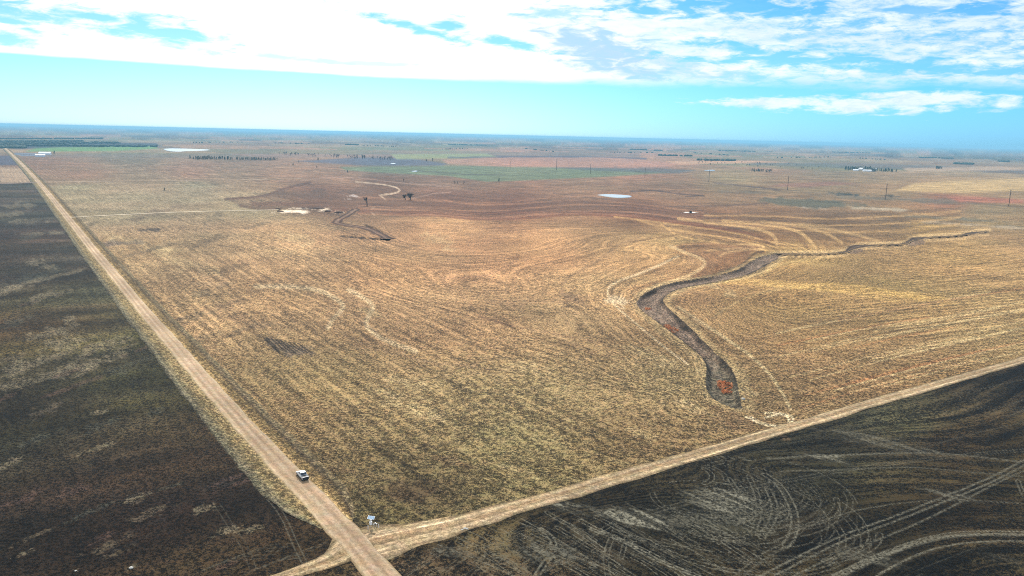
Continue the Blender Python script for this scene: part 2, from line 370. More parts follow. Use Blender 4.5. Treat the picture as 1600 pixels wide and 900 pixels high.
# patchwork of quarter sections far out
gi = np.floor((U + 60) / 805).astype(int); gj = np.floor((V - MILE_V) / 805).astype(int)
pal = lin(np.array([(190, 150, 118), (150, 122, 98), (196, 146, 120), (134, 132, 96), (160, 140, 112), (112, 96, 84), (178, 158, 124), (126, 138, 98)])) * ALB
hh = ((gi * 73856093) ^ (gj * 19349663)) & 0xffff
far = sstep(r, 2700, 3600) * .62
tint = tint * (1 - far[:, None]) + pal[hh % 8] * far[:, None]
far2 = sstep(r, 5000, 7500)
bl = fbm(C * np.array([.25, 3.0]), 9.0, 31, 4)
tint *= (1 - .55 * far2 * sstep(bl, .52, .62))[:, None]

dk = np.clip(nw.astype(float) + se, 0, 1)[:, None]
Qs = np.stack([U * .45, V * 1.0], -1)
va = fbm(Qs, 46, 301, 5); vb = fbm(Qs, 16, 311, 5); vc_ = fbm(Qs, 70, 321, 4); vd = fbm(Qs, 33, 331, 4)
lum = 2.0 ** ((va - .5) * 3.2 + (vb - .5) * 3.2)
tint *= (1 + dk * (lum[:, None] - 1))
tint[:, 0] *= 1 + dk[:, 0] * (vc_ - .46) * .9; tint[:, 2] *= 1 + dk[:, 0] * (vd - .5) * .7
lf = 1 - dk[:, 0]; tint *= (1 + lf * ((2.0 ** ((fbm(Q, 60, 341, 5) - .5) * .9)) - 1))[:, None]
tint[:, 0] *= 1 + lf * (fbm(Q, 90, 351, 4) - .5) * .22
lf = 1 - dk[:, 0]; gy = (tint @ np.array([.3, .5, .2]))[:, None]
tint = tint * (1 - .08 * lf[:, None]) + gy * np.array([1.0, .99, .90]) * .08 * lf[:, None]
tint *= (1 - .20 * lf)[:, None]; tint[:, 0] *= 1 + .08 * lf; tint[:, 1] *= 1 - .015 * lf; tint[:, 2] *= 1 - .18 * lf
tint *= (1 - .40 * dk) * (1 + .15 * se)[:, None]; tint[:, 1] *= 1 - .05 * dk[:, 0]; tint[:, 2] *= 1 - .40 * dk[:, 0]; tint[:, 0] *= 1 + .12 * dk[:, 0]
def pp(*a, **k): paint_poly(C, tint, *a, **k)
def pl(*a, **k): paint_line(C, tint, *a, **k)
def ps(*a, **k): paint_spot(C, tint, *a, **k)
# distant belts
pp([(0, 262), (45, 262), (60, 284), (98, 284), (0, 286)], (176, 148, 118), 1.5)
pp([(-60, 243), (14, 243), (40, 258), (-60, 259)], (88, 84, 96), 1.0)
pp([(20, 246), (1000, 246), (1000, 238), (20, 241)], (120, 112, 108), 1.0, k=.4)
pp([(40, 237), (60, 230), (240, 228), (248, 232), (180, 236)], (110, 150, 84), 1.0)
pp([(0, 230), (20, 220), (245, 224), (248, 228), (90, 230), (30, 233)], (40, 50, 62), 1.0)
pp([(460, 252), (560, 246), (640, 247), (700, 256), (690, 259), (560, 258)], (84, 92, 112), 1.2, k=.8)
pp([(530, 261), (700, 259), (850, 260), (930, 262), (1000, 266), (1060, 269), (950, 276), (800, 283), (760, 284), (700, 275), (600, 270), (540, 266)], (108, 126, 92), 1.3, k=.85)
pp([(860, 261), (1000, 262), (1090, 266), (1060, 271), (960, 268), (900, 265)], (92, 96, 96), 1.0, k=.8)
pp([(610, 241), (760, 240), (780, 246), (620, 249)], (150, 158, 104), 1.0, k=.8)
pp([(690, 250), (760, 246), (960, 246), (1060, 255), (1040, 263), (800, 261), (700, 256)], (196, 142, 116), 1.2, k=.6)
pl([(700, 246), (900, 244), (1010, 248)], (70, 70, 90), 1.3, .8)
pp([(1040, 252), (1180, 251), (1230, 254), (1060, 257)], (222, 168, 126), 1.0, k=.7)
pp([(1160, 257), (1330, 263), (1600, 270), (1600, 264), (1350, 255), (1180, 254)], (96, 96, 100), 1.0, k=.55)
pp([(1410, 263), (1560, 260), (1600, 262), (1600, 266), (1420, 268)], (214, 176, 136), .9, k=.6)
pp([(1430, 286), (1600, 278), (1620, 290), (1600, 298), (1480, 302), (1400, 297)], (214, 178, 118), 2.0, k=.8)
pp([(1480, 308), (1520, 307), (1600, 312), (1600, 318), (1500, 316)], (182, 112, 84), 1.4, k=.8)
pp([(1220, 287), (1300, 284), (1340, 287), (1260, 293), (1200, 291)], (150, 96, 84), 1.4, k=.5)
for (a, b, c, d, rgb, k) in ((1260, 318, 60, 6, (84, 86, 70), .8), (1420, 312, 80, 4, (116, 110, 92), .7), (1360, 326, 40, 2.5, (176, 158, 130), .8), (1540, 345, 70, 3, (110, 104, 86), .6), (1430, 338, 60, 2.2, (104, 100, 84), .6), (1320, 304, 22, 2.2, (52, 60, 52), .9), (1500, 350, 90, 2, (176, 158, 132), .5), (1390, 306, 12, 1.2, (70, 66, 56), .8),
                         (1020, 262, 40, 2, (100, 98, 92), .5), (1160, 300, 60, 2, (110, 104, 90), .5), (1270, 325, 26, 1.5, (182, 160, 134), .7)):
    ps(a, b, c, d, rgb, k, seed=int(a))
pl([(985, 299), (1020, 297), (1060, 303), (1100, 306)], (84, 62, 52), 1.4, .9); pl([(1070, 307), (1100, 306)], (70, 54, 44), 1.2, .8)
pl([(865, 302), (900, 306), (960, 313), (1040, 323), (1120, 322), (1200, 318)], (94, 72, 60), 1.4, .7)
pl([(1115, 286), (1160, 290), (1220, 297)], (92, 76, 72), 1.2, .8); pl([(1230, 297), (1384, 311), (1577, 323), (1620, 326)], (120, 106, 84), .9, .6)
pl([(640, 266), (720, 272), (790, 274)], (74, 66, 66), 1.1, .7); pl([(470, 282), (540, 275), (620, 286), (700, 291)], (168, 136, 116), 1.0, .6)
# pale sandy lane and bare spots by the bare trees
for ln in ([(556, 284), (590, 287), (615, 291), (627, 297), (618, 302), (595, 305)], [(593, 305), (598, 309), (603, 313)]): pl(ln, (226, 196, 162), 1.3, .75)
pl([(645, 310), (680, 302), (704, 300)], (200, 160, 134), 1.2, .8)
ps(553, 306, 11, 1.6, (240, 226, 214), 1, 3, .1); ps(544, 311, 4, 1.5, (230, 214, 200), 1, 4)
for c in ((455, 331, 34, 2.2), (475, 326, 16, 1.6), (505, 327, 15, 2.2), (526, 331, 9, 2)): ps(*c, (240, 216, 186), .95, int(c[0]))
for c in ((435, 326, 6, 1.6), (490, 325, 20, 1.8), (515, 330, 9, 1.6), (530, 332, 6, 2.2), (437, 330, 5, 1.4)): ps(*c, (56, 34, 24), .95, int(c[0]))
pl([(470, 315), (490, 317), (510, 316)], (80, 50, 40), 1.4, .8)
pl([(352, 311), (410, 307), (430, 300), (445, 294), (485, 285)], (84, 56, 44), 2.2, .85)
pl([(375, 321), (395, 325), (430, 327)], (92, 62, 48), 3.0, .7)
pl([(640, 315), (665, 317)], (66, 48, 42), 1.3, .8)
pl([(584, 335), (578, 330), (585, 323)], (206, 174, 142), 1.8, .8)
pp([(590, 334), (640, 328), (760, 331), (900, 330), (1000, 336), (1100, 349), (1180, 366), (1100, 356), (1000, 341), (900, 336), (800, 343), (740, 344), (680, 338), (620, 337)], (132, 76, 48), 1.6, k=.75)
ps(560, 329, 40, 4, (140, 86, 60), .6, 8)
pp(EDGE_PX[:18] + [(1190, 352), (1120, 340), (1040, 326), (960, 318), (900, 308), (800, 300), (720, 298), (660, 300), (640, 312), (600, 312), (590, 298), (540, 288), (480, 287), (440, 295), (430, 300), (410, 306), (352, 311)], (112, 78, 58), 2.2, k=.55)
ps(480, 304, 50, 7, (96, 74, 60), .6, 77); ps(560, 300, 40, 4, (100, 76, 62), .5, 78); ps(420, 319, 40, 3, (104, 70, 52), .7, 79)
# contour bands
for k in range(9):
    y0 = 326 - k * 3.3
    pts = [(x, yy - (k + .6) * 3.2 - 1.6 * math.sin(k * 2.4) + 1.8 * math.sin(x / (70. + 9 * k) + 2 * k)) for x, yy in EDGE_PX[6:17]]
    pl(pts, (92, 60, 44) if k % 2 else (168, 120, 86), 1.2 + .9 * ((k * 7) % 4) / 3, .62 - .03 * k, sm=1)
for k, (col, wd) in enumerate([((222, 176, 110), 1.6), ((130, 92, 58), 1.6), ((214, 168, 104), 2.0), ((132, 98, 62), 1.3), ((218, 172, 108), 1.5)]):
    dy = 4.5 + k * 4.6; pl([(960 + 18 * k, 336 + dy * .6), (1060, 347 + dy), (1120, 354 + dy * 1.1), (1180, 366 + dy), (1215, 379 + dy * .6), (1290, 383 + dy * .3)], col, wd * 1.1, .38)
for k in range(7): pl([(1100, 352 - 3 * k), (1200, 362 - 5 * k), (1290, 368 - 5 * k), (1400, 368 - 6 * k), (1500, 355 - 5 * k)], (190, 150, 96) if k % 2 else (112, 88, 62), 1.7, .6)
for k in range(8):
    s = k * 6.5
    pl([(1050 + s, 384 + s * .12), (1090 + s * .8, 380 + s * .1), (1150 + s * .6, 381), (1182 + s * .4, 384 + s * .05), (1150 + s * .2, 397), (1120, 412 + s * .1)], (214, 172, 112) if k % 2 else (136, 100, 66), 1.7, .75)
# contour curves of the big stubble field
for ln, col, wd, k in (
    ([(1195, 395), (1140, 385), (1090, 378), (1050, 386), (1060, 396), (1098, 405), (1100, 414), (1080, 428), (1030, 440), (980, 452)], (150, 108, 66), 2.4, .75),
    ([(1000, 370), (960, 384), (945, 400), (930, 412), (900, 424), (880, 440), (876, 455), (895, 470), (920, 478)], (140, 110, 78), 2.6, .7),
    ([(1060, 400), (1010, 424), (960, 440), (948, 452), (952, 468), (975, 490), (1010, 520), (1050, 552), (1075, 570)], (222, 196, 152), 2.2, .75),
    ([(990, 366), (1040, 360), (1080, 366)], (140, 104, 70), 1.8, .6), ([(985, 378), (1010, 374), (1060, 366)], (118, 84, 54), 1.6, .7),
    ([(690, 433), (720, 434), (770, 428), (810, 405)], (142, 104, 76), 1.8, .65), ([(795, 404), (812, 400)], (104, 70, 48), 1.8, .8),
    ([(690, 436), (720, 458), (745, 490), (780, 505), (850, 520), (940, 536)], (142, 110, 82), 2.0, .5),
    ([(748, 494), (775, 502), (800, 510)], (84, 60, 44), 2.2, .9), ([(880, 478), (905, 479)], (96, 72, 56), 1.8, .7),
    ([(400, 446), (460, 446), (500, 452), (525, 466), (540, 478), (520, 498), (512, 512)], (200, 176, 134), 2.6, .75),
    ([(545, 452), (570, 465), (585, 478), (575, 495), (570, 510), (600, 532), (650, 550)], (204, 180, 138), 2.6, .7),
    ([(392, 444), (460, 444), (510, 450), (540, 462)], (122, 98, 70), 1.6, .6), ([(520, 512), (560, 535), (620, 556), (700, 572), (820, 584)], (124, 100, 74), 2.2, .5),
    ([(550, 488), (560, 500), (590, 520)], (120, 96, 74), 2.0, .5),
    ([(530, 370), (570, 373), (606, 375)], (78, 60, 46), 1.3, .9), ([(606, 375), (630, 380), (652, 386)], (108, 84, 62), 1.3, .8),
    ([(1060, 480), (1120, 520), (1180, 560), (1215, 600), (1235, 640)], (206, 184, 136), 3.0, .6),
    ([(1235, 450), (1300, 440), (1380, 452), (1450, 470)], (206, 168, 96), 2.4, .6), ([(1200, 445), (1290, 452), (1350, 462), (1400, 470)], (204, 166, 100), 2.2, .6),
    ([(1120, 490), (1170, 460), (1240, 446)], (186, 158, 106), 2.0, .5), ([(1115, 496), (1130, 484)], (110, 92, 66), 3, .7), ([(1400, 436), (1500, 430), (1600, 434)], (130, 104, 66), 2.2, .5)):
    pl(ln, col, wd * (2.0 if ln[0][0] in (400, 545) else 1.1), k * .7)
    if ln[0][0] in (400, 545): pl([(x_ - 9, y_ + 7) for x_, y_ in ln], (128, 102, 74), wd * 1.6, k * .45); pl([(x_ + 10, y_ - 6) for x_, y_ in ln], (132, 106, 76), wd * 1.4, k * .35)
pp([(1047, 386), (1097, 380), (1152, 382), (1188, 385), (1174, 395), (1158, 415), (1125, 425), (1078, 436), (1084, 426), (1100, 410), (1092, 401), (1070, 393)], (132, 94, 62), 1.6, k=.75)
for ln, col, wd, k in (([(1048, 384), (1070, 395), (1094, 403), (1104, 411), (1090, 424), (1066, 434), (1020, 447), (998, 460)], (222, 186, 132), 2.2, .8), ([(1036, 386), (1060, 398), (1082, 406), (1088, 414), (1074, 424), (1040, 436), (1000, 450)], (150, 112, 76), 1.6, .55),
    ([(1078, 437), (1125, 426), (1160, 414), (1178, 395), (1192, 393)], (58, 40, 30), 1.6, .9), ([(1105, 392), (1150, 388), (1180, 389)], (200, 160, 108), 1.6, .6), ([(1125, 400), (1140, 392), (1172, 391)], (206, 166, 112), 1.4, .6), ([(1120, 418), (1145, 400), (1170, 393)], (110, 70, 42), 2.6, .7),
    ([(1000, 339), (1100, 351), (1150, 360), (1185, 368), (1202, 380)], (118, 78, 52), 2.0, .7), ([(1060, 342), (1130, 349), (1190, 358), (1212, 370), (1214, 382)], (222, 178, 116), 2.2, .7), ([(1100, 344), (1200, 354), (1236, 362), (1250, 374), (1262, 386)], (126, 90, 58), 2.0, .65),
    ([(1130, 345), (1210, 352), (1248, 361), (1262, 372), (1274, 386)], (224, 180, 116), 2.2, .65), ([(1160, 345), (1240, 354), (1270, 364), (1284, 376), (1296, 388)], (130, 96, 64), 1.8, .6), ([(1190, 346), (1260, 354), (1296, 366), (1316, 380)], (214, 172, 112), 1.8, .55), ([(1250, 350), (1320, 362), (1372, 376)], (206, 168, 112), 1.8, .5),
    ([(1036, 464), (1046, 452), (1092, 446), (1160, 435), (1200, 422), (1226, 402)], (218, 184, 124), 2.0, .7), ([(1190, 430), (1224, 410), (1300, 400)], (214, 178, 112), 1.8, .6), ([(1130, 438), (1220, 442), (1300, 450), (1400, 458), (1480, 470)], (212, 170, 98), 4.5, .55), ([(1250, 418), (1340, 424), (1420, 432)], (128, 100, 68), 5, .35), ([(1100, 452), (1122, 446)], (104, 84, 58), 1.6, .6)):
    pl(ln, col, wd * 1.5, k * .78)
for k in range(34):      # headland rows right of the creek, parallel to the track
    x0 = 1210 + rng.random() * 180; y0 = 640 - k * 4.6 + rng.random() * 3; L_ = 120 + rng.random() * 330; s = -.27 - (.02 * rng.random()) + .0035 * k
    c = (206, 180, 128) if rng.random() > .5 else ((116, 92, 62) if rng.random() > .3 else (170, 112, 70))
    if y0 + s * L_ < 430: continue
    if y0 > 852 - (x0 - 600) * .29 - 14 - 6: continue
    pl([(x0, y0), (x0 + L_ * .5, y0 + s * L_ * .5 - 2), (x0 + L_, y0 + s * L_)], c, .9 + rng.random(), .5, sm=0)
# wet and weedy patches
ps(445, 541, 36, 12, (84, 74, 66), .65, 41, .3)
for k in range(9): a_ = 408 + 7 * k + 3 * rng.random(); pl([(a_, 526 + k * 1.3), (a_ + 12, 538 + k), (a_ + 20 + 6 * rng.random(), 549 + 3 * rng.random())], (30, 27, 24), 1.1 + .8 * rng.random(), .75, sm=0)
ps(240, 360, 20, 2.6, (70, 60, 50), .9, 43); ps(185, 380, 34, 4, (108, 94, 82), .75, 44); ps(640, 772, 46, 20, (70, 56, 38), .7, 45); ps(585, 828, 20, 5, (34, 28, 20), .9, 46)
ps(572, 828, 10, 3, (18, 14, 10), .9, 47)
ps(335, 442, 40, 4, (150, 124, 92), .4, 48); ps(895, 462, 22, 9, (134, 106, 78), .6, 49); ps(965, 470, 20, 9, (214, 190, 150), .6, 50); ps(840, 470, 50, 8, (150, 118, 84), .4, 51)
for k in range(40):
    a = rng.random() * 1000 + 160; b = 360 + rng.random() * 380
    if a < 200 + (b - 400) * .95: continue
    ps(a, b, 20 + rng.random() * 40, 5 + rng.random() * 6, (196, 172, 124) if rng.random() > .5 else (124, 96, 70), .28, 60 + k, .3)
# creek field details: turn rings at the track
for s in (0, 7): pl([(1165 + s, 652), (1190 + s, 664), (1215 + s, 668), (1240 - s, 660), (1238 - s, 650), (1215, 646 + s * .3), (1195, 646 + s)], (214, 194, 154), 2.0, .8)
pl([(1178, 655), (1205, 667)], (110, 90, 64), 1.6, .8); pl([(1215, 648), (1232, 655), (1226, 668)], (110, 90, 64), 1.6, .8)
# dark field beyond the gravel road: pale scuffs
for (a, b, c, d) in ((8, 455, 20, 4), (78, 461, 20, 4), (78, 519, 26, 5), (100, 540, 24, 10), (165, 540, 22, 8), (30, 576, 26, 8), (100, 578, 30, 6), (140, 575, 26, 6), (185, 556, 14, 5), (95, 364, 10, 1.6), (60, 365, 24, 1.6), (40, 346, 16, 2.4), (12, 335, 16, 2.4), (30, 322, 16, 2.4), (55, 410, 8, 4), (75, 418, 8, 3), (110, 500, 8, 4), (20, 600, 20, 6), (150, 645, 14, 3), (55, 440, 40, 2), (205, 888, 7, 2.4), (119, 892, 3, 2), (38, 865, 9, 2.4), (210, 780, 14, 5), (320, 795, 16, 5), (355, 830, 14, 5), (395, 828, 14, 4), (150, 700, 20, 3), (10, 725, 20, 4)):
    ps(a, b, c * 1.25, d * 1.3, (124, 112, 88), .42, int(a + b), -.2 if b > 430 else 0)
for k in range(60):
    a = rng.random() * 420; b = 330 + rng.random() * 560
    ps(a, b, 12 + rng.random() * 30, 2 + rng.random() * 5, [(96, 84, 66), (70, 70, 58), (84, 64, 54), (34, 32, 30)][k % 4], .38, 200 + k, -.25)
tk2 = np.zeros(len(Q))
def trk(lineW, wid, k=1.0, pair=0.0):
    lo = lineW.min(0) - 4; hi = lineW.max(0) + 4
    ii = np.nonzero((Q[:, 0] > lo[0]) & (Q[:, 0] < hi[0]) & (Q[:, 1] > lo[1]) & (Q[:, 1] < hi[1]))[0]
    if not len(ii): return
    wid = wid * .75; k = k * .95
    d, sgn, al = pdist(Q[ii], lineW)
    if pair: d = np.abs(d - pair)
    w = (1 - sstep(d, wid * .35, wid)) * k
    tk2[ii] = np.maximum(tk2[ii], w)
# vehicle tracks and scuffs in the ploughed dark field
for ln, w_, k, p_ in (
    ([(1195, 742), (1215, 755), (1230, 775), (1241, 800), (1243, 820), (1238, 838), (1228, 852)], .5, .75, .9), ([(1140, 750), (1158, 775), (1162, 800), (1158, 818)], .4, .6, .7), ([(1170, 745), (1185, 775), (1186, 805), (1178, 830)], .4, .6, .7),
    ([(1200, 765), (1212, 790), (1207, 815), (1190, 840)], .5, .6, .8), ([(1120, 765), (1140, 800), (1180, 826), (1205, 830)], .5, .7, .8),
    ([(1300, 905), (1362, 875), (1425, 850), (1475, 838), (1525, 834), (1620, 836)], 1.5, .75, 0), ([(1300, 899), (1362, 869), (1425, 845), (1475, 833), (1525, 829), (1620, 831)], .4, 1, 0), ([(1370, 899), (1412, 875), (1450, 860), (1487, 850), (1550, 845), (1620, 846)], .6, .8, 0),
    ([(1190, 905), (1260, 868), (1325, 836), (1400, 810), (1475, 780), (1550, 750), (1620, 712)], .6, .75, .9), ([(1230, 905), (1300, 870), (1380, 840), (1440, 815), (1500, 785), (1570, 748), (1620, 728)], .5, .7, 0), ([(1200, 850), (1300, 805), (1400, 786), (1480, 780), (1620, 788)], .4, .6, 0),
    ([(1200, 718), (1260, 713), (1310, 712), (1400, 708), (1480, 708), (1620, 725)], 1.2, .55, 0), ([(1220, 737), (1350, 733), (1420, 729), (1500, 736), (1620, 747)], .8, .45, 0), ([(1275, 714), (1312, 713)], 2.2, .95, 0),
    ([(925, 830), (975, 847), (1012, 870), (1050, 887), (1100, 905)], .6, .95, .5), ([(905, 815), (950, 838), (1000, 858), (1040, 880), (1070, 905)], .35, .7, .6), ([(840, 900), (868, 860), (860, 840), (845, 830)], .5, .7, .6),
    ([(950, 905), (945, 870), (957, 840)], .3, .6, .6), ([(970, 875), (980, 840)], .3, .6, .5), ([(1150, 905), (1190, 870), (1230, 850)], .4, .5, .8), ([(1590, 750), (1600, 775)], .4, .6, .5)):
    trk(W(ln, 2), w_, k, p_)
cen = P(1140, 800); cen2 = P(1120, 765)
for k in range(110):
    c = cen + rng.normal(0, 5, 2) if k % 2 else cen2 + rng.normal(0, 5, 2)
    rad = 4 + rng.random() * 22; a0 = -1.2 + rng.normal(0, 1.0); a1 = a0 + .5 + rng.random() * 1.1
    t = np.linspace(a0, a1, 14); ln = np.stack([c[0] + rad * np.cos(t) * 1.25, c[1] + rad * np.sin(t) * 1.1], -1)
    ln = ln @ np.array([[NU[0], NU[1]], [-NU[1], NU[0]]]) * 0 + ln
    trk(ln, .14 + .18 * rng.random(), .25 + .5 * rng.random(), .75 if k % 3 else 0)
for k in range(90):
    a = 660 + rng.random() * 460; b = 812 - (a - 660) * .08 + rng.random() * 90; L_ = 30 + rng.random() * 120; s = .42 + rng.random() * .25
    if b < 850 - (a - 600) * .29 + 14: continue
    trk(W([(a, b), (a + L_ * .5, b + s * L_ * .5 - 3), (a + L_, b + s * L_)], 1), .14 + .2 * rng.random(), .3 + .5 * rng.random(), .6 if k % 4 == 0 else 0)
for k in range(26):
    a = 620 + rng.random() * 260; b = 870 + rng.random() * 40; L_ = 40 + rng.random() * 60
    trk(W([(a, b), (a + L_ * .5, b - L_ * .35), (a + L_, b - L_ * (.35 + .3 * rng.random()))], 1), .18, .3 + .4 * rng.random(), .6 if k % 2 else 0)
for k in range(90):
    u0 = 60 + rng.random() * 420; v0 = -6 - rng.random() ** 1.3 * 220; L_ = 30 + rng.random() * 140; bend = (rng.random() - .5) * .12
    t = np.linspace(0, L_, 10); ln = ORG + (u0 + t)[:, None] * NU + (v0 + bend * t - .0012 * t * t)[:, None] * NV
    trk(ln, .15 + .4 * rng.random(), .12 + .3 * rng.random(), .8 if k % 3 == 0 else 0)
for k in range(14):
    trk(W([(300 + 16 * k, 900 - (k % 5) * 6), (350 + 16 * k, 878 - (k % 5) * 6), (420 + 10 * k, 874 - (k % 5) * 6)], 1), .25, .35)
trk(W([(340, 790), (365, 830), (385, 860), (395, 890)], 2), .25, .25, .7); trk(W([(400, 760), (440, 800), (460, 850), (475, 880)], 2), .3, .45, .6)
for (a, b, c, d, k_) in ((995, 815, 70, 16, .8), (1130, 782, 50, 24, .8), (1100, 820, 90, 16, .35), (860, 870, 70, 22, .4), (880, 792, 22, 6, .7), (725, 829, 12, 4, .9), (1275, 714, 40, 4, .8), (930, 800, 60, 10, .3), (1350, 870, 60, 10, .3), (1490, 775, 34, 6, .5), (1560, 870, 60, 8, .4), (1380, 690, 90, 8, .35), (700, 865, 40, 10, .3)):
    c0 = chart(P(a, b)); q = C - c0; ii = np.nonzero((np.abs(q[:, 0]) < c * 2) & (np.abs(q[:, 1]) < d * 2.5))[0]
    dd = np.hypot(q[ii, 0] / c, q[ii, 1] / d); qr = Q[ii] @ np.array([[.25, -1.0], [-.12, -2.2]]); n = fbm(qr, 5.0, int(a), 5); st_ = fbm(Q[ii] @ np.array([[.12, 1.5], [.05, 1.3]]), 2.0, int(b), 3)
    tk2[ii] = np.maximum(tk2[ii], (1 - sstep(dd + (n - .5) * 2.2, .3, 1.3)) * k_ * (.25 + 1.15 * sstep(st_, .40, .62)))

# rows left by the machines: contour coordinate, in metres
dE, sE, aE = pdist(Q, EDGE); dC, sC, aC = pdist(Q, np.vstack([STREAM, CREEK_MID]))
# contour rows: a smooth scalar whose level lines run along the rows seen in the field (thin plate through surveyed rows)
ROWS = [([(1060, 400), (1010, 424), (960, 440), (948, 452), (952, 468), (975, 490), (1010, 520), (1050, 552), (1078, 580), (1092, 612)], 205),
        ([(1195, 395), (1140, 384), (1090, 378), (1045, 384), (1060, 396), (1098, 405), (1100, 414), (1080, 425), (1030, 436), (985, 450), (975, 470), (1010, 502), (1048, 532), (1085, 560), (1096, 600)], 222),
        ([(1000, 370), (960, 384), (945, 400), (930, 412), (900, 424), (880, 440), (876, 455), (895, 470), (940, 502), (1000, 556), (1050, 610)], 178)]
CP = []; CV = []
for ln, val in ROWS:
    q = W(ln, 1); q = q[::2]; CP += list(q); CV += [val] * len(q)
for uu in (0, 25, 42):
    for vv_ in (10, 80, 160, 250, 350, 480, 620, 780, 1000, 1300): CP.append(ORG + uu * NU + vv_ * NV); CV.append(uu)
for vv_ in (10, 40): 
    for uu in (60, 90, 120, 150, 180, 205): CP.append(ORG + uu * NU + vv_ * NV); CV.append(uu)
cl_ = W(CREEK_L, 1)[::3]; CP += list(cl_); CV += [238] * len(cl_)
cr_ = W(CREEK_R, 1)[::3]; CP += list(cr_); CV += [252] * len(cr_)
for a_, b_ in ((640, 350), (560, 370), (480, 350), (420, 360), (330, 380), (400, 400), (500, 410), (300, 430), (700, 360), (620, 400), (760, 380), (820, 352), (500, 480), (600, 480), (700, 480), (780, 450), (600, 560), (720, 560), (820, 600), (840, 520), (700, 640), (850, 660), (400, 500), (950, 660), (1040, 670)):
    q = P(a_, b_); CP.append(q); CV.append(float((q - ORG) @ NU))
CP = np.array(CP) / 300.0; CV = np.array(CV, float)
def tps(d2): return d2 * np.log(d2 + 1e-9) * .5
Kp = tps(((CP[:, None] - CP[None]) ** 2).sum(-1)) + np.eye(len(CP)) * 2e-4; Pm = np.column_stack([np.ones(len(CP)), CP])
A_ = np.block([[Kp, Pm], [Pm.T, np.zeros((3, 3))]]); sol = np.linalg.solve(A_, np.r_[CV, 0, 0, 0])
row = U.copy(); along = V.copy()
iz = np.nonzero((UR > -5) & (VT > -5) & (r < 1500) & (np.abs(AA.reshape(-1)) < R(43)))[0]; q_ = Q[iz] / 300.0
acc = sol[-3] + q_ @ sol[-2:]
for k in range(len(CP)):
    d = q_ - CP[k]; acc += sol[k] * tps((d * d).sum(1))
fade = sstep(r[iz], 1100, 1480); row[iz] = acc * (1 - fade) + row[iz] * fade
wC = (1 - sstep(dC, 60, 150)) * (VT > 5) * (r < 1500); wC = wC * (sC < 2)
rgt = sstep(((Q - P(1150, 640)) @ np.array([.83, -.55])), -10, 60) * (r < 1300)
rightside = (row > 250) & (V < 900) & (r < 1300)
rs = sstep(row, 262, 300) * rightside * (V < 700)
row = np.where(VT > 0, row * (1 - rs) + (300 + V + 6 * np.sin(U / 70) + .12 * U) * rs, V + 4 * np.sin(U / 60))
e_w = (1 - sstep(dE, 90, 190)) * (1 - sstep(r, 1700, 2400)); e_w = np.where(V > 560, e_w, 0) * (U > 120) * inside(Q, np.vstack([BROWN]))
row = row * (1 - e_w) + dE * 1.0 * e_w; along = np.where(e_w > .5, aE, along)
along = np.where((rs > .5) | (VT <= 0), U, along)

SER = [[(900, 771), (1000, 741), (1100, 711), (1200, 682), (1360, 634), (1600, 566)], [(1180, 716), (1310, 713), (1400, 708), (1480, 708), (1600, 722)], [(1180, 738), (1350, 733), (1420, 730), (1500, 735), (1600, 745)], [(1200, 850), (1300, 806), (1400, 788), (1480, 782), (1600, 788)],
       [(1300, 902), (1362, 873), (1425, 849), (1475, 837), (1525, 833), (1620, 836)], [(1460, 902), (1500, 880), (1560, 868), (1620, 870)], [(700, 862), (800, 905)], [(905, 812), (975, 847), (1050, 887), (1087, 903)], [(1000, 800), (1060, 830), (1130, 850), (1190, 846)], [(900, 790), (1000, 775), (1100, 755), (1160, 752)]]
SV = [3, 46, 58, 92, 112, 128, 20, 70, 92, 22]
cp = []; cv = []
for ln, val in zip(SER, SV):
    q = W(ln, 1)[::2]; cp += list(q); cv += [val] * len(q)
cp = np.array(cp) / 300.0; cv = np.array(cv, float)
Kp = tps(((cp[:, None] - cp[None]) ** 2).sum(-1)) + np.eye(len(cp)) * 1e-3; Pm = np.column_stack([np.ones(len(cp)), cp])
so = np.linalg.solve(np.block([[Kp, Pm], [Pm.T, np.zeros((3, 3))]]), np.r_[cv, 0, 0, 0])
iz = np.nonzero((VT <= 0) & (UR > 0) & (r < 900) & (np.abs(AA.reshape(-1)) < R(43)))[0]; q_ = Q[iz] / 300.0
acc = so[-3] + q_ @ so[-2:]
for k in range(len(cp)):
    d = q_ - cp[k]; acc += so[k] * tps((d * d).sum(1))
row[iz] = acc * .8
amp = np.where((VT > 0) & (UR > 0), 1.0, 1.35); amp = np.where(r > 1500, .6, amp)
stripe = np.where(VT > 0, .95, 2.9); stripe = np.where(UR < 0, .35, stripe); stripe = np.where(e_w > .3, .95, stripe); stripe = np.where(wC > .5, .75, stripe)
stripe *= 1 - .6 * sstep(r, 2000, 4000); calm = (VT > 0) & (UR > 0) & (e_w < .3); stripe = np.where(calm, stripe * (1 - .55 * sstep(V, 330, 620) * (row < 215)), stripe)

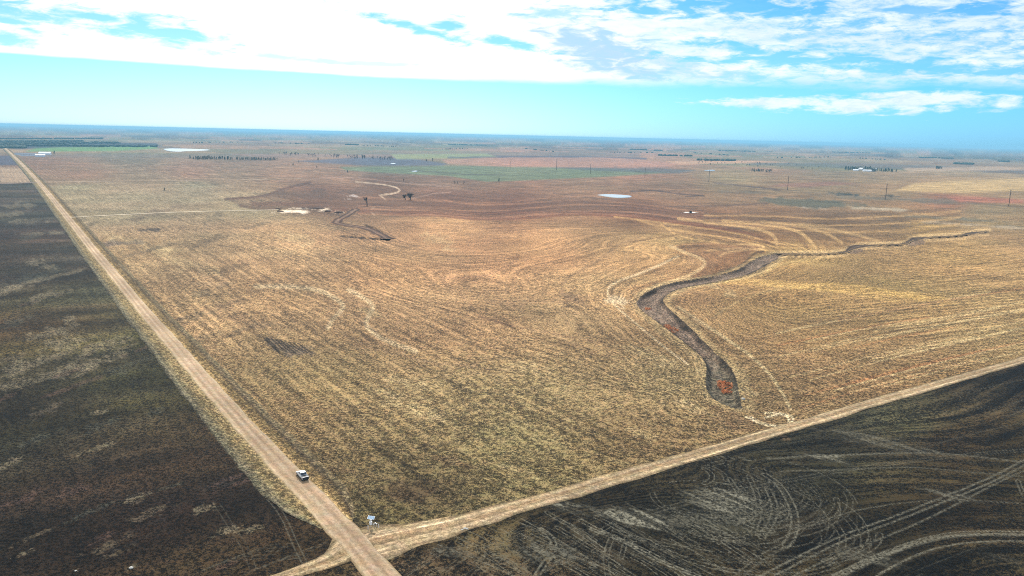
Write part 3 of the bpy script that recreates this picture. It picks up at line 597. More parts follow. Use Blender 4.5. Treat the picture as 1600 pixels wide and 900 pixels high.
# relief: creek cut, ditches by the gravel road, clods and stubble
h = height(Q)
near = 1 - sstep(r, 500, 1400)
inC = inside(Q, CREEK); dEdge, _, _ = pdist(Q, np.vstack([CREEK, CREEK[:1]]))
cut = np.where(inC, sstep(dEdge, 0, np.where(r < 520, 2.8, 5.0)) * np.where(r < 520, 2.0, 1.2), 0) - np.where(~inC, (1 - sstep(dEdge, 0, 5)) * .35, 0)
dS, _, _ = pdist(Q, STREAM); cut = np.maximum(cut, (1 - sstep(dS, 1.0, 3.5)) * 1.6)
for g in (GULLY, GULLY2, GULLY3): dG, _, _ = pdist(Q, g); cut = np.maximum(cut, (1 - sstep(dG, .8, 3.5)) * 1.8); 
h = h - cut
dR = np.abs(UR)
h -= np.exp(-((dR - 8.2) / 1.6) ** 2) * .12 * (1 - sstep(r, 1200, 2500)) * (VT > 5)
clod = (rng.random(len(Q)) - .5) * near * np.where(VT > 0, .26, .16) * sstep(dR, 5, 9) * sstep(np.abs(VT), 2.5, 6)
clod *= np.where(inC, .5, 1)
h += clod + (np.sin(row * 2 * math.pi / 3.1) * .07 * near * sstep(dR, 8, 12) * (VT > 5))
h += np.maximum(0, tk2) * .03
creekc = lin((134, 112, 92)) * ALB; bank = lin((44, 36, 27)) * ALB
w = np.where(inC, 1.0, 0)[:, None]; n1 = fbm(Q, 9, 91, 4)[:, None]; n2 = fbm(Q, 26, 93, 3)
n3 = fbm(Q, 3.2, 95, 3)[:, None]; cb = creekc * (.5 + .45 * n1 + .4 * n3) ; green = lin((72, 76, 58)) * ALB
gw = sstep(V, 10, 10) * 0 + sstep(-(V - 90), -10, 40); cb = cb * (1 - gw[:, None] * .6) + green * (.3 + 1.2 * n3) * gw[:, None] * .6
ew = (1 - sstep(dEdge + (n2 - .5) * 9, .2, 3.6))[:, None] * .85; cb = cb * (1 - ew) + bank * ew  # dark band along both banks: bank shade painted over wet soil and brush
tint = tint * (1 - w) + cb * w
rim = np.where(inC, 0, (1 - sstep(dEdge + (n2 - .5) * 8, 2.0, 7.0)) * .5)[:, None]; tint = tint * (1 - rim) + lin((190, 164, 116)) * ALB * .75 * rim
for g, ww in ((STREAM, 2.5), (GULLY, 2.6), (GULLY2, 2.2), (GULLY3, 1.5)):
    d, _, _ = pdist(C, chart(g)); k = (1 - sstep(d, ww * .5, ww * 1.1))[:, None] * .95; tint = tint * (1 - k) + lin((84, 62, 48) if ww > 2.55 else (62, 46, 34)) * ALB * k
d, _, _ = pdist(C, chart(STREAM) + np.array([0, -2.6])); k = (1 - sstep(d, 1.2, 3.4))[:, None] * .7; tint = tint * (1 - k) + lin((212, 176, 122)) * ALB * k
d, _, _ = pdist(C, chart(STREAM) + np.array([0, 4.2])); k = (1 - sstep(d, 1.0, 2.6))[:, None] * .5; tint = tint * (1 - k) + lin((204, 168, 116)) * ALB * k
for p in POOLS: k = (inside(Q, p) * .8)[:, None]; tint = tint * (1 - k) + lin((128, 104, 84)) * ALB * k

# ------------------------------------------------------------------ the soil material: tint x rows x clods x tracks
def soil_material(name):
    m = bpy.data.materials.new(name); m.use_nodes = True; n = N(m.node_tree); b = n.n['Principled BSDF']
    at = lambda a, o='Fac': n.node('ShaderNodeAttribute', attribute_name=a).outputs[o]
    T = at('tint', 'Color'); row_, al_, amp_, str_, tr_ = at('row'), at('along'), at('amp'), at('stripe'), at('track')
    g = n.node('ShaderNodeNewGeometry').outputs['Position']
    s1 = n.noise(g, 0.9, 5, 0.75).outputs[0]; s2 = n.noise(g, 0.23, 4, 0.6, 0.6).outputs[0]; s3 = n.noise(g, 0.02, 4, 0.55)
    s0 = n.noise(g, 2.6, 2, 0.7).outputs[0]
    st1 = n.noise(n.xyz(n.m('MULTIPLY', row_, .34), n.m('MULTIPLY', al_, .012)), 1.0, 3, .7).outputs[0]
    st2 = n.noise(n.xyz(n.m('MULTIPLY', row_, .075), n.m('MULTIPLY', al_, .006)), 1.0, 2, .5).outputs[0]
    def dev(x, w): return n.m('MULTIPLY', n.m('SUBTRACT', x, .5), w)
    s4 = n.noise(n.xyz(n.m('MULTIPLY', row_, .42), n.m('MULTIPLY', al_, .16)), 1.0, 4, .7).outputs[0]
    s5 = n.noise(n.xyz(n.m('MULTIPLY', row_, .16), n.m('MULTIPLY', al_, .045)), 1.0, 4, .75).outputs[0]
    f = n.m('ADD', dev(n.ss(s1, .42, .58), 1.9), dev(n.ss(s2, .38, .62), .55)); f = n.m('ADD', f, n.m('ADD', dev(n.ss(s0, .38, .58), 1.7), n.m('ADD', dev(s4, 2.8), dev(s5, 2.3)))); f = n.m('MULTIPLY', f, amp_)
    wv = n.m('SINE', n.m('ADD', n.m('MULTIPLY', row_, 6.2832 / 6.4), n.m('MULTIPLY', st2, 5.0)))
    g2 = n.m('MULTIPLY', n.m('ADD', n.m('MULTIPLY', wv, n.ss(s2, .35, .65, .05, .42)), n.m('ADD', n.m('ADD', dev(st1, 2.4), n.ss(st1, .56, .70, -.08, .50)), dev(st2, 1.6))), str_)
    f = n.m('ADD', n.m('ADD', f, g2), dev(s3.outputs[0], 1.6))
    f = n.m('POWER', 2.0, n.m('MULTIPLY', f, 1.22))
    f = n.m('MINIMUM', n.m('MULTIPLY', f, .86), 2.8)
    c = n.mix(1.0, T, n.node('ShaderNodeCombineColor', {0: f, 1: f, 2: f}).outputs[0], 'MULTIPLY')
    hue = n.noise(g, 0.35, 4, 0.7).outputs['Color']; hs = n.node('ShaderNodeSeparateColor', {0: hue})
    hr = n.m('MULTIPLY_ADD', n.m('SUBTRACT', hs.outputs[0], .5), .55, 1.0); hb = n.m('MULTIPLY_ADD', n.m('SUBTRACT', hs.outputs[2], .5), .55, 1.0)
    c = n.mix(.9, c, n.node('ShaderNodeCombineColor', {0: hr, 1: 1.0, 2: hb}).outputs[0], 'MULTIPLY')
    tf = n.m('MULTIPLY', tr_, n.ss(n.noise(g, 1.1, 5, .75).outputs[0], .36, .64), clamp=True)
    c = n.mix(tf, c, tuple(lin((160, 154, 132)) * ALB) + (1,))
    n.put(b.inputs['Base Color'], c); b.inputs['Roughness'].default_value = .95; b.inputs['Specular IOR Level'].default_value = .08
    bp = n.node('ShaderNodeBump', {'Strength': .55, 'Distance': .35, 'Height': n.m('ADD', s1, n.m('MULTIPLY', st1, str_))})
    n.l.new(bp.outputs[0], b.inputs['Normal'])
    return m
SOIL = soil_material('soil_and_stubble')

XYZ = np.column_stack([Q, h])
def sheet(name, sel, **kw):
    f = F[sel]; used = np.unique(f); mp = np.full(len(Q), -1); mp[used] = np.arange(len(used))
    me = mesh_np(name, XYZ[used], mp[f][:, ::-1], SOIL, smooth=True)
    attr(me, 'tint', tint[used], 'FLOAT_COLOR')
    for nm, a in (('row', row), ('along', along), ('amp', amp), ('stripe', stripe), ('track', tk2)): attr(me, nm, a[used])
    o = link(name, me); return tag(o, kind='structure', **kw)
for k, nm, lb in ((0, 'stubble_field', 'tan harvested stubble field in the angle of the two roads'), (1, 'dark_field', 'dark bare field left of the gravel road'), (2, 'ploughed_field', 'dark ploughed field with pale wheel tracks below the dirt track'),
                  (3, 'field_corner', 'dark corner of field below the crossroads at the bottom edge'), (4, 'ground', 'open farmland reaching to the horizon'), (5, 'contour_field', 'reddish brown contour ploughed field beyond the stubble'), (6, 'creek_bed', 'winding muddy creek bed cut through the stubble field')):
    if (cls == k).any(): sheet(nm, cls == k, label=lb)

# ------------------------------------------------------------------ roads as draped ribbons
def ribbon(name, line, half, cols, lift, label, crown=0.0, track=0.0, amp_=.35, stripe_=.5, wob=.0, seed=1, step=2.5):
    """line: world polyline; half: half width; cols: colours across"""
    pts = [line[0]]
    for a, b in zip(line[:-1], line[1:]):
        L_ = np.hypot(*(b - a)); st = max(step, np.hypot(*((a + b) / 2)) / 90.0); n = max(1, int(L_ / st))
        pts += [a + (b - a) * i / n for i in range(1, n + 1)]
    pts = np.array(pts); d = np.gradient(pts, axis=0); d /= np.hypot(d[:, 0], d[:, 1])[:, None]; nr = np.stack([d[:, 1], -d[:, 0]], -1)
    s = np.r_[0, np.cumsum(np.hypot(*np.diff(pts, axis=0).T))]
    K = len(cols); t = np.linspace(-1, 1, K)
    hw = np.full(len(pts), half) if np.isscalar(half) else np.interp(s, *half)
    wl = 1 + wob * (vnoise(np.stack([s, s * 0], -1), 7.0, seed) - .5); wr = 1 + wob * (vnoise(np.stack([s, s * 0 + 50], -1), 7.0, seed) - .5)
    off = t[None, :] * hw[:, None] * np.where(t[None, :] < 0, wl[:, None], wr[:, None])
    G = pts[:, None, :] + nr[:, None, :] * off[..., None]; g = G.reshape(-1, 2)
    rr = np.hypot(g[:, 0], g[:, 1])
    z = height(g) + lift + rr / 5000.0 + (crown * (1 - np.tile(t, len(pts)) ** 2))
    edge_ = np.abs(np.tile(t, len(pts))) > .999; z = np.where(edge_, height(g) + .02 + (rr / 5000.0) * .6, z)
    i = np.arange(len(pts) * K).reshape(len(pts), K)
    f = np.stack([i[:-1, :-1], i[:-1, 1:], i[1:, 1:], i[1:, :-1]], -1).reshape(-1, 4)
    me = mesh_np(name, np.column_stack([g, z]), f, SOIL, smooth=True)
    cc = lin(np.array(cols)) * ALB; tn = np.tile(cc, (len(pts), 1)) * (.9 + .2 * fbm(g, 12, seed, 3))[:, None]
    attr(me, 'tint', tn, 'FLOAT_COLOR'); attr(me, 'row', off.ravel() * 3); attr(me, 'along', np.repeat(s, K))
    attr(me, 'amp', np.full(len(g), amp_)); attr(me, 'stripe', np.full(len(g), stripe_)); attr(me, 'track', np.zeros(len(g)))
    me.update(); 
    o = link(name, me); return tag(o, label=label, kind='structure')
RDL = RD if uv(RD)[1][0] < uv(RD)[1][-1] else RD[::-1]
grav = [tuple(min(250, c_ * k_) for c_, k_ in zip(t_, (1.07, 1.04, 1.05))) for t_ in [(166, 146, 106), (216, 196, 156), (206, 182, 144), (192, 167, 130), (200, 176, 140), (210, 187, 152), (202, 178, 142), (188, 163, 128), (197, 172, 136), (206, 182, 144), (218, 197, 158), (166, 144, 104)]]
rdm = smooth(RDL, 1)
dd_ = np.gradient(rdm, axis=0); dd_ /= np.hypot(*dd_.T)[:, None]; nr_ = np.stack([dd_[:, 1], -dd_[:, 0]], -1)
vv = uv(rdm)[1]; up_ = vv > 9
o_ = (np.interp(vv, [8, 34], [3.4, 7.0]))[:, None]; o2_ = (np.interp(vv, [8, 30], [3.4, 6.6]))[:, None]
ribbon('road_verge', (rdm - nr_ * o_)[up_], (np.array([0, 14, 30, 9000]), np.array([.4, 3.0, 4.1, 4.1])), [(74, 68, 54), (112, 104, 80), (122, 110, 82), (132, 116, 82), (142, 122, 82), (134, 114, 78), (158, 136, 94), (184, 160, 118)], .10, 'strip of dry tan grass along the left side of the gravel road', amp_=.8, stripe_=.5, wob=.22, seed=5)
ribbon('road_verge', (rdm + nr_ * o2_)[up_], (np.array([0, 10, 24, 9000]), np.array([.4, 2.6, 4.2, 4.2])), [(196, 168, 120), (158, 130, 84), (134, 110, 72), (128, 106, 68), (96, 80, 58), (124, 108, 78), (128, 110, 78)], .08, 'strip of olive brown grass along the right side of the gravel road', amp_=.8, stripe_=.5, wob=.25, seed=6)
ribbon('gravel_road', rdm, 3.7, grav, .20, 'straight pale gravel road running to the horizon', crown=.12, amp_=.16, stripe_=.28, wob=.2, seed=7)
tkc = [(116, 98, 72), (172, 148, 114), (198, 172, 138), (166, 138, 106), (176, 150, 116), (200, 174, 140), (190, 164, 130), (120, 104, 80)]
tkc = [tuple(c_ * k_ for c_, k_ in zip(t_, (1.09, 1.09, 1.06))) for t_ in tkc]
S_ = np.r_[0, 14, 30, 60, 130, 220, 600]
ribbon('dirt_track', smooth(TK, 1), (S_, np.array([9.5, 6.0, 4.2, 3.7, 3.3, 3.1, 3.1])), tkc, .14, 'pale dirt track branching right from the gravel road', amp_=.35, stripe_=.7, wob=.3, seed=8)
WT = W([(556, 852), (540, 866), (515, 880), (470, 894), (430, 907), (370, 926), (250, 960)], 1)
ribbon('dirt_track', WT, (np.r_[0, 8, 16, 60], np.array([6.0, 3.4, 2.2, 1.8])), tkc, .13, 'short dirt track leaving the crossroads to the lower left', amp_=.35, stripe_=.7, wob=.3, seed=9)
ribbon('field_lane', W([(107, 340), (200, 335), (300, 331), (400, 329), (435, 328)], 1), 4.2, [(190, 170, 140), (240, 222, 190), (232, 212, 180), (180, 158, 128)], .25, 'pale lane crossing the stubble from the gravel road', amp_=.3, stripe_=.3, wob=.7, seed=10)
dk_ = [(186, 158, 112), (150, 120, 84), (70, 52, 38), (98, 78, 60), (118, 98, 78), (66, 48, 36), (160, 130, 92), (190, 160, 114)]
sl_ = float(np.hypot(*np.diff(STREAM, axis=0).T).sum()); ribbon('stream_channel', STREAM[::-1], (np.array([0, .05, .22, .28, .34, .38, .56, .62, .68, .85, .9, .96, 1]) * sl_, np.array([5, 2.6, 2.8, 9, 9, 2.6, 2.6, 8, 2.8, 2.6, 6, 4, 1])), dk_, .12, 'narrow eroded channel winding right from the upper end of the creek', amp_=.5, stripe_=.5, wob=.8, seed=21)
ribbon('gully', GULLY[::-1], 7.0, [(170, 128, 90), (96, 68, 50), (84, 60, 46), (150, 118, 94), (146, 114, 90), (96, 66, 50), (74, 52, 38), (170, 130, 92)], .12, 'eroded gully running down from the lone bare tree', amp_=.5, stripe_=.5, wob=.8, seed=22)
ribbon('field_lane', W([(62, 285), (200, 283.5), (330, 282), (470, 279.5)], 1), 6.0, [(120, 96, 80), (186, 164, 140), (196, 172, 146), (180, 150, 120)], .35, 'thin pale lane along the far end of the stubble field', amp_=.3, stripe_=.3, wob=.7, seed=11)
ribbon('field_lane', W([(-60, 289), (20, 287), (60, 285)], 1), 5.0, [(120, 96, 80), (166, 144, 130), (176, 152, 136), (110, 96, 90)], .35, 'thin lane at the far end of the dark field left of the gravel road', amp_=.3, stripe_=.3, wob=.7, seed=12)

# ------------------------------------------------------------------ water
wm = bpy.data.materials.new('pond_water'); wm.use_nodes = True; n = N(wm.node_tree); b = n.n['Principled BSDF']
b.inputs['Base Color'].default_value = (.42, .44, .42, 1); b.inputs['Roughness'].default_value = .22; b.inputs['IOR'].default_value = 1.33; b.inputs['Specular IOR Level'].default_value = 1.0  # silty grey lightened so the base colour carries surface glare
bp = n.node('ShaderNodeBump', {'Strength': .35, 'Distance': .12, 'Height': n.noise(n.node('ShaderNodeNewGeometry').outputs['Position'], .8, 3).outputs[0]}); n.l.new(bp.outputs[0], b.inputs['Normal'])
def pond(pts, label, lift=.3):
    p = W(pts + [pts[0]], 2)[:-1]; c = p.mean(0); k = len(p)
    z = float(height(c.reshape(1, 2))[0]) + lift + np.hypot(*c) / 2500
    ring = c + (p - c) * 1.04
    V_ = [(c[0], c[1], z)] + [(a, b_, z) for a, b_ in p] + [(a, b_, z - lift - .8) for a, b_ in ring]
    F_ = [(0, 1 + i, 1 + (i + 1) % k) for i in range(k)]
    me = bpy.data.meshes.new('pond'); me.from_pydata(V_, [], F_ + [(1 + (i + 1) % k, 1 + i, 1 + k + i, 1 + k + (i + 1) % k) for i in range(k)])
    me.materials.append(wm); bm = bmesh.new(); bm.from_mesh(me); bmesh.ops.recalc_face_normals(bm, faces=bm.faces)
    if sum(f.normal.z for f in bm.faces) < 0: bmesh.ops.reverse_faces(bm, faces=bm.faces)
    bm.to_mesh(me); bm.free(); o = link('pond', me); return tag(o, label=label, kind='structure')
pond([(934, 305), (950, 303.8), (985, 306), (987, 308.3), (968, 310), (950, 308)], 'bright farm pond in the pasture right of the middle')
pond([(256, 233.2), (270, 232.4), (325, 234), (328, 235.2), (300, 236), (275, 237.4), (262, 236)], 'wide bright pond far off on the left', .6)
pond([(610, 256), (616, 255.3), (619, 256.2), (613, 256.8)], 'tiny bright pond above the green field', .6)
pond([(643, 268), (650, 267.2), (653, 268), (648, 269)], 'small bright pond inside the green field', .5)
pond([(1100, 267), (1112, 265.8), (1118, 266.6), (1112, 267.4)], 'thin bright pond beside the power line', .6)

# ------------------------------------------------------------------ trees
BARK = pbr('bare_bark', (.10, .075, .06), .9); TWIG = pbr('bare_twigs', (.085, .07, .065), .9); EVER = pbr('evergreen_foliage', (.035, .055, .035), .9, var=.4, scale=.8)
RUST = pbr('rust_red_brush', (.62, .27, .12), .95, var=.35, scale=1.0); WOOD = pbr('weathered_pole_wood', (.13, .085, .06), .9, var=.2)
def bare_tree(seed, hgt, spread=.9, stems=1):
    rnd = random.Random(seed); tr = MB(); tw = MB()
    def grow(p, d, L_, r_, lev):
        q = p + d * L_; (tr if lev < 2 else tw).tube(p, q, r_ if lev < 2 else max(r_, .05), r_ * .62 if lev < 2 else .035, 5 if lev < 2 else 3, cap=False)
        if lev >= 4: return
        for _ in range((4, 4, 4, 3)[lev]):
            a = rnd.uniform(0, 6.28); t = rnd.uniform(.35, 1.0) if lev < 3 else rnd.uniform(.2, 1)
            s = Vector((math.cos(a), math.sin(a), rnd.uniform(-.1, .5))).normalized()
            nd = (d * (.9) + s * spread * rnd.uniform(.6, 1.1)).normalized()
            grow(p + (q - p) * t, nd, L_ * rnd.uniform(.55, .8), r_ * .5, lev + 1)
    for s in range(stems):
        a = rnd.uniform(0, 6.28); lean = .0 if stems == 1 else .35
        grow(Vector((.3 * math.cos(a) * (stems > 1), .3 * math.sin(a) * (stems > 1), 0)), Vector((lean * math.cos(a), lean * math.sin(a), 1)).normalized(), hgt * .36, hgt * .045, 0)
    return tr.mesh('trunk', BARK), tw.mesh('crown', TWIG)
def ever_tree(seed, hgt, wid):
    rnd = random.Random(seed); tr = MB().tube((0, 0, 0), (0, 0, hgt * .5), .25, .12, 5); cr = MB()
    for _ in range(120):
        z = rnd.random() ** .8; rr = wid * (1.0 - .75 * z) * math.sqrt(rnd.random()) * rnd.uniform(.8, 1.15); a = rnd.uniform(0, 6.28)
        c = Vector((rr * math.cos(a), rr * math.sin(a), hgt * (.08 + .9 * z))); s = rnd.uniform(.35, .8) * wid * .38
        vs = [c + Vector((rnd.gauss(0, 1), rnd.gauss(0, 1), rnd.gauss(0, .9))).normalized() * s for _ in range(4)]
        cr.add(vs, [(0, 1, 2), (0, 2, 3), (0, 3, 1), (1, 3, 2)])
    return tr.mesh('trunk', BARK), cr.mesh('crown', EVER)
PROT = {'bare': [bare_tree(s, 12, .9) for s in (1, 2, 3, 4)], 'wide': [bare_tree(s, 12, 1.25, 3) for s in (11, 12)], 'ever': [ever_tree(s, 9, 3.2) for s in (21, 22, 23)]}
def tree(kind, i, pos, sc, label, group=None, name=None):
    t = link(name or {'bare': 'bare_tree', 'wide': 'bare_tree', 'ever': 'evergreen_tree'}[kind], None)
    t.location = pos; t.scale = (sc * random.uniform(.9, 1.1), sc * random.uniform(.9, 1.1), sc); t.rotation_euler.z = random.uniform(0, 6.28)
    a, b_ = PROT[kind][i % len(PROT[kind])]; link('trunk', a, t); link('crown', b_, t)
    return tag(t, label, 'tree', group)
tree('bare', 0, P3(573.5, 321.5), 1.5, 'lone bare tree at the edge of the reddish field above the gully')
tree('wide', 0, P3(641, 312.5), 1.35, 'widest bare tree, right of the pair beside the sandy lane bend')
tree('wide', 1, P3(634, 312), 1.0, 'lower bare tree, left of the pair beside the sandy lane bend')
tree('bare', 2, P3(630.5, 283.5), .62, 'small lone dark tree above the sandy lane bend')
for i, (a, b_, s) in enumerate(((710.5, 287, .72), (715, 287.5, .6), (724.5, 288, .8))): tree('bare', i + 1, P3(a, b_), s, ('leftmost', 'middle', 'rightmost')[i] + ' of three bare trees beside the green field', 'bare trees beside the green field')
tree('ever', 1, P3(779.5, 284.5), .85, 'small dark bushy tree at the lower right edge of the green field')
tree('ever', 0, P3(257, 298.5), .55, 'single dark bush standing alone in the far stubble')
for a, b_, s, l in ((458, 258.5, .8, 'dark bush left of the green field, nearer of two'), (467, 254, .7, 'dark bush left of the green field, farther of two'), (495, 262.5, .7, 'dark bush at the near left edge of the bluish field'), (543, 270, .7, 'dark bush near the left tip of the green field'), (85, 241, 1.3, 'lone dark tree right of the far left farm'), (497, 250.6, 1.1, 'lone dark tree in the bluish field'),
                   (297, 247.6, 1.2, 'single dark tree at the left end of the long shelterbelt'), (676, 252, 1.2, 'round far tree right of the pond above the green field'), (666, 252, 1.0, 'smaller far tree right of the pond above the green field')):
    tree('ever', int(a), P3(a, b_), s, l)
for i in range(56):
    f_ = i / 55.0; gap = .47 < f_ < .50
    if gap: continue
    px = 303 + f_ * 130 + random.uniform(-1, 1); py = 249.2 + f_ * 1.3 + random.uniform(-.5, .4)
    tree('ever', i, P3(px, py), random.uniform(.95, 1.45) * (1 if f_ < .47 else .85), 'dark evergreen in the long shelterbelt beyond the stubble field', 'evergreens of the long shelterbelt')
for i in range(64):
    px = 436 + 178 * random.random(); py = 241 + (px - 436) * .047 + random.uniform(-1, 1.6)
    tree('bare', i, P3(px, py), random.uniform(.9, 1.5), 'bare grey tree in the far line of creek trees', 'bare trees of the far creek line')
for i in range(22):
    px = 1174 + 32 * random.random() + (10 if i > 17 else 0); py = 268.6 + random.uniform(-1, .6)
    tree('ever' if i % 3 else 'bare', i, P3(px, py), random.uniform(.7, 1.1), 'dark tree in the small grove right of the power line', 'trees of the small grove')
for i in range(40):
    px = 1090 + 190 * random.random(); py = 252 + (px - 1090) * .045 + random.uniform(-1.2, 5)
    tree('bare', i, P3(px, py), random.uniform(.7, 1.2), 'scattered bare tree behind the small grove', 'scattered trees behind the grove')
for i in range(60):
    f_ = random.random(); px = 1320 + 82 * f_; py = 268.9 - 4.2 * (1 - f_) * random.random() if f_ < .55 else 268.8 - random.uniform(-.4, 1.6)
    if f_ < .5 and py > 266.6 : py = 264.2 + random.random()
    tree('ever', i, P3(px, py), random.uniform(.9, 1.45), 'dark tree of the farmstead windbreak on the right', 'farmstead windbreak trees')
for i in range(9): tree('ever', i, P3(1463 + 9 * random.random(), 263.4 + random.random()), random.uniform(.9, 1.3), 'dark tree in the far clump right of the farmstead', 'far clump of trees')

def belt(name, label, segs, n_, hgt, seed):
    rnd = random.Random(seed); V_ = []; F_ = []
    for (ax, ay, bx, by, sp_) in segs:
        for _ in range(n_):
            t = rnd.random(); px = ax + (bx - ax) * t; py = ay + (by - ay) * t + rnd.uniform(-sp_, sp_); p = P(px, py)
            hh_ = hgt * rnd.uniform(.6, 1.2); w_ = hh_ * rnd.uniform(.5, .9) * 1.5
            c = len(V_); k = 5
            ph = rnd.uniform(0, 6)
            V_.append((p[0], p[1], hh_ + .3))
            V_ += [(p[0] + w_ * .8 * math.cos(ph + j * 6.283 / k), p[1] + w_ * .8 * math.sin(ph + j * 6.283 / k), hh_ * rnd.uniform(.45, .8)) for j in range(k)]
            V_ += [(p[0] + w_ * .6 * math.cos(ph + j * 6.283 / k), p[1] + w_ * .6 * math.sin(ph + j * 6.283 / k), -.5) for j in range(k)]
            for j in range(k):
                F_.append((c, c + 1 + j, c + 1 + (j + 1) % k)); F_.append((c + 1 + j, c + 1 + k + j, c + 1 + k + (j + 1) % k)); F_.append((c + 1 + j, c + 1 + k + (j + 1) % k, c + 1 + (j + 1) % k))
    o = link(name, mesh_np(name, V_, F_, EVER)); return tag(o, label, 'woodland', kind='stuff')
belt('woodland', 'far blue woodland strip left, above the pale green field', [(-20, 227.5, 245, 229.5, .6), (-20, 225, 190, 223.5, 1.0), (-20, 222, 130, 221, .5), (-30, 231, 40, 231, 1.0), (-20, 217.5, 160, 217, .3)], 260, 9.5, 3)
belt('tree_belt', 'far dark tree belts on the right horizon', [(1436, 246.6, 1488, 248, .12), (1030, 243.2, 1082, 244.2, .3), (1560, 252.6, 1576, 252.8, .2), (540, 226.4, 560, 226.8, .15), (985, 234, 1010, 234.6, .15), (1022, 235.4, 1034, 235.6, .1), (1300, 238, 1360, 239.6, .12), (1120, 236, 1180, 237, .15), (700, 226, 760, 227.5, .15), (1490, 256, 1520, 257, .5), (1090, 250.6, 1150, 251.4, .4)], 60, 9, 4)
belt('tree_belt', 'far tree rows in front of the horizon in the middle', [(300 + 130 * k, 219 + 3.3 * k + 5 * random.random(), 340 + 130 * k + 50 * random.random(), 219.6 + 3.4 * k + 5 * random.random(), .15) for k in range(9)], 16, 7, 5)

# brush: rust red weeds and dark scrub in the creek bed
def brush(name, label, spots, mat, n_, size, seed, z0=-2.3, hgt=.7):
    rnd = random.Random(seed); V_ = []; F_ = []
    for (px, py, rx, ry) in spots:
        for _ in range(int(n_ * rx / 10)):
            a = rnd.uniform(0, 6.28); q = math.sqrt(rnd.random()); p = P(px + rx * q * math.cos(a), py + ry * q * math.sin(a)); b0 = float(height(p.reshape(1, 2))[0]) + z0
            for _ in range(5):
                c = Vector((p[0] + rnd.gauss(0, size * .5), p[1] + rnd.gauss(0, size * .5), b0)); k = len(V_); d = Vector((rnd.gauss(0, 1), rnd.gauss(0, 1), 0)).normalized() * size * .5
                t_ = Vector((rnd.gauss(0, .3), rnd.gauss(0, .3), hgt * rnd.uniform(.5, 1.1)))
                V_ += [tuple(c - d * .6), tuple(c + d * .6), tuple(c + d + t_), tuple(c - d + t_)]; F_.append((k, k + 1, k + 2, k + 3))
    o = link(name, mesh_np(name, V_, F_, mat)); return tag(o, label, 'brush', kind='stuff')
brush('red_weeds', 'rust red weeds growing in patches on the creek bed', [(1050, 512, 9, 5), (1042, 506, 6, 3), (1135, 598, 13, 5), (1128, 592, 7, 2), (1136, 606, 8, 4), (1012, 478, 5, 1.5), (1035, 446, 9, 2.4)], RUST, 34, .42, 8, z0=-1.75)
SCRUB = pbr('dry_dark_scrub', (.09, .075, .045), .95, var=.5, scale=1.0)
edge_sp = [(x, y, 4, 2) for x, y in dense(CREEK_L[9:], 7)] + [(x, y, 3, 2) for x, y in dense(CREEK_R[:10], 7)]
brush('creek_scrub', 'dark dry scrub along both banks of the creek', edge_sp, SCRUB, 12, .40, 9, z0=-1.1, hgt=.7)

# ------------------------------------------------------------------ transmission poles
INS = pbr('insulator_grey', (.4, .4, .42), .4)
def make_pole():
    t = link('power_pole', None)
    MB().tube((0, 0, -1), (0, 0, 28), .62, .40, 8).build('pole', WOOD, t)
    for z, w_ in ((26, 2.6), (22.5, 3.0), (19, 2.6)):
        MB().box(-w_, w_, -.14, .14, z - .14, z + .14).build('crossarm', WOOD, t)
        for s in (-1, 1): MB().tube((s * (w_ - .15), 0, z - .15), (s * (w_ - .15), 0, z - 1.4), .13, .13, 6).build('insulator', INS, t)
    return t
pole0 = make_pole(); used_ = False
def place_copy(src, first, loc, rz=0, sc=1.0):
    r_ = src if first else src.copy()
    if not first:
        COL.objects.link(r_)
        for ch in src.children:
            c = ch.copy(); COL.objects.link(c); c.parent = r_
            for g_ in ch.children: d = g_.copy(); COL.objects.link(d); d.parent = c
    r_.location = loc; r_.rotation_euler.z = rz; r_.scale = (sc,) * 3; return r_
PL = [(1576, 322.5, 1.02, 'nearest tall power pole, at the right edge of the photo'), (1383.5, 311.5, 1.02, 'tall power pole just below the farmstead with its windbreak'), (1230.5, 296.5, 1.0, 'tall power pole right of the small grove of trees'), (1107.5, 284.5, 1.0, 'tall power pole below the thin bright pond'),
      (1007.5, 278.5, .95, 'tall power pole above the right end of the bright farm pond'), (922.5, 271.5, .92, 'power pole standing at the right part of the green field'), (869.5, 266, 1.15, 'power pole in front of the pinkish far field'), (797, 263.5, .85, 'farthest power pole at the left, over the green field')]
for i, (a, b_, s, l) in enumerate(PL):
    o = place_copy(pole0, i == 0, P3(a, b_), R(35), s); tag(o, l, 'power pole', 'poles of the power line')

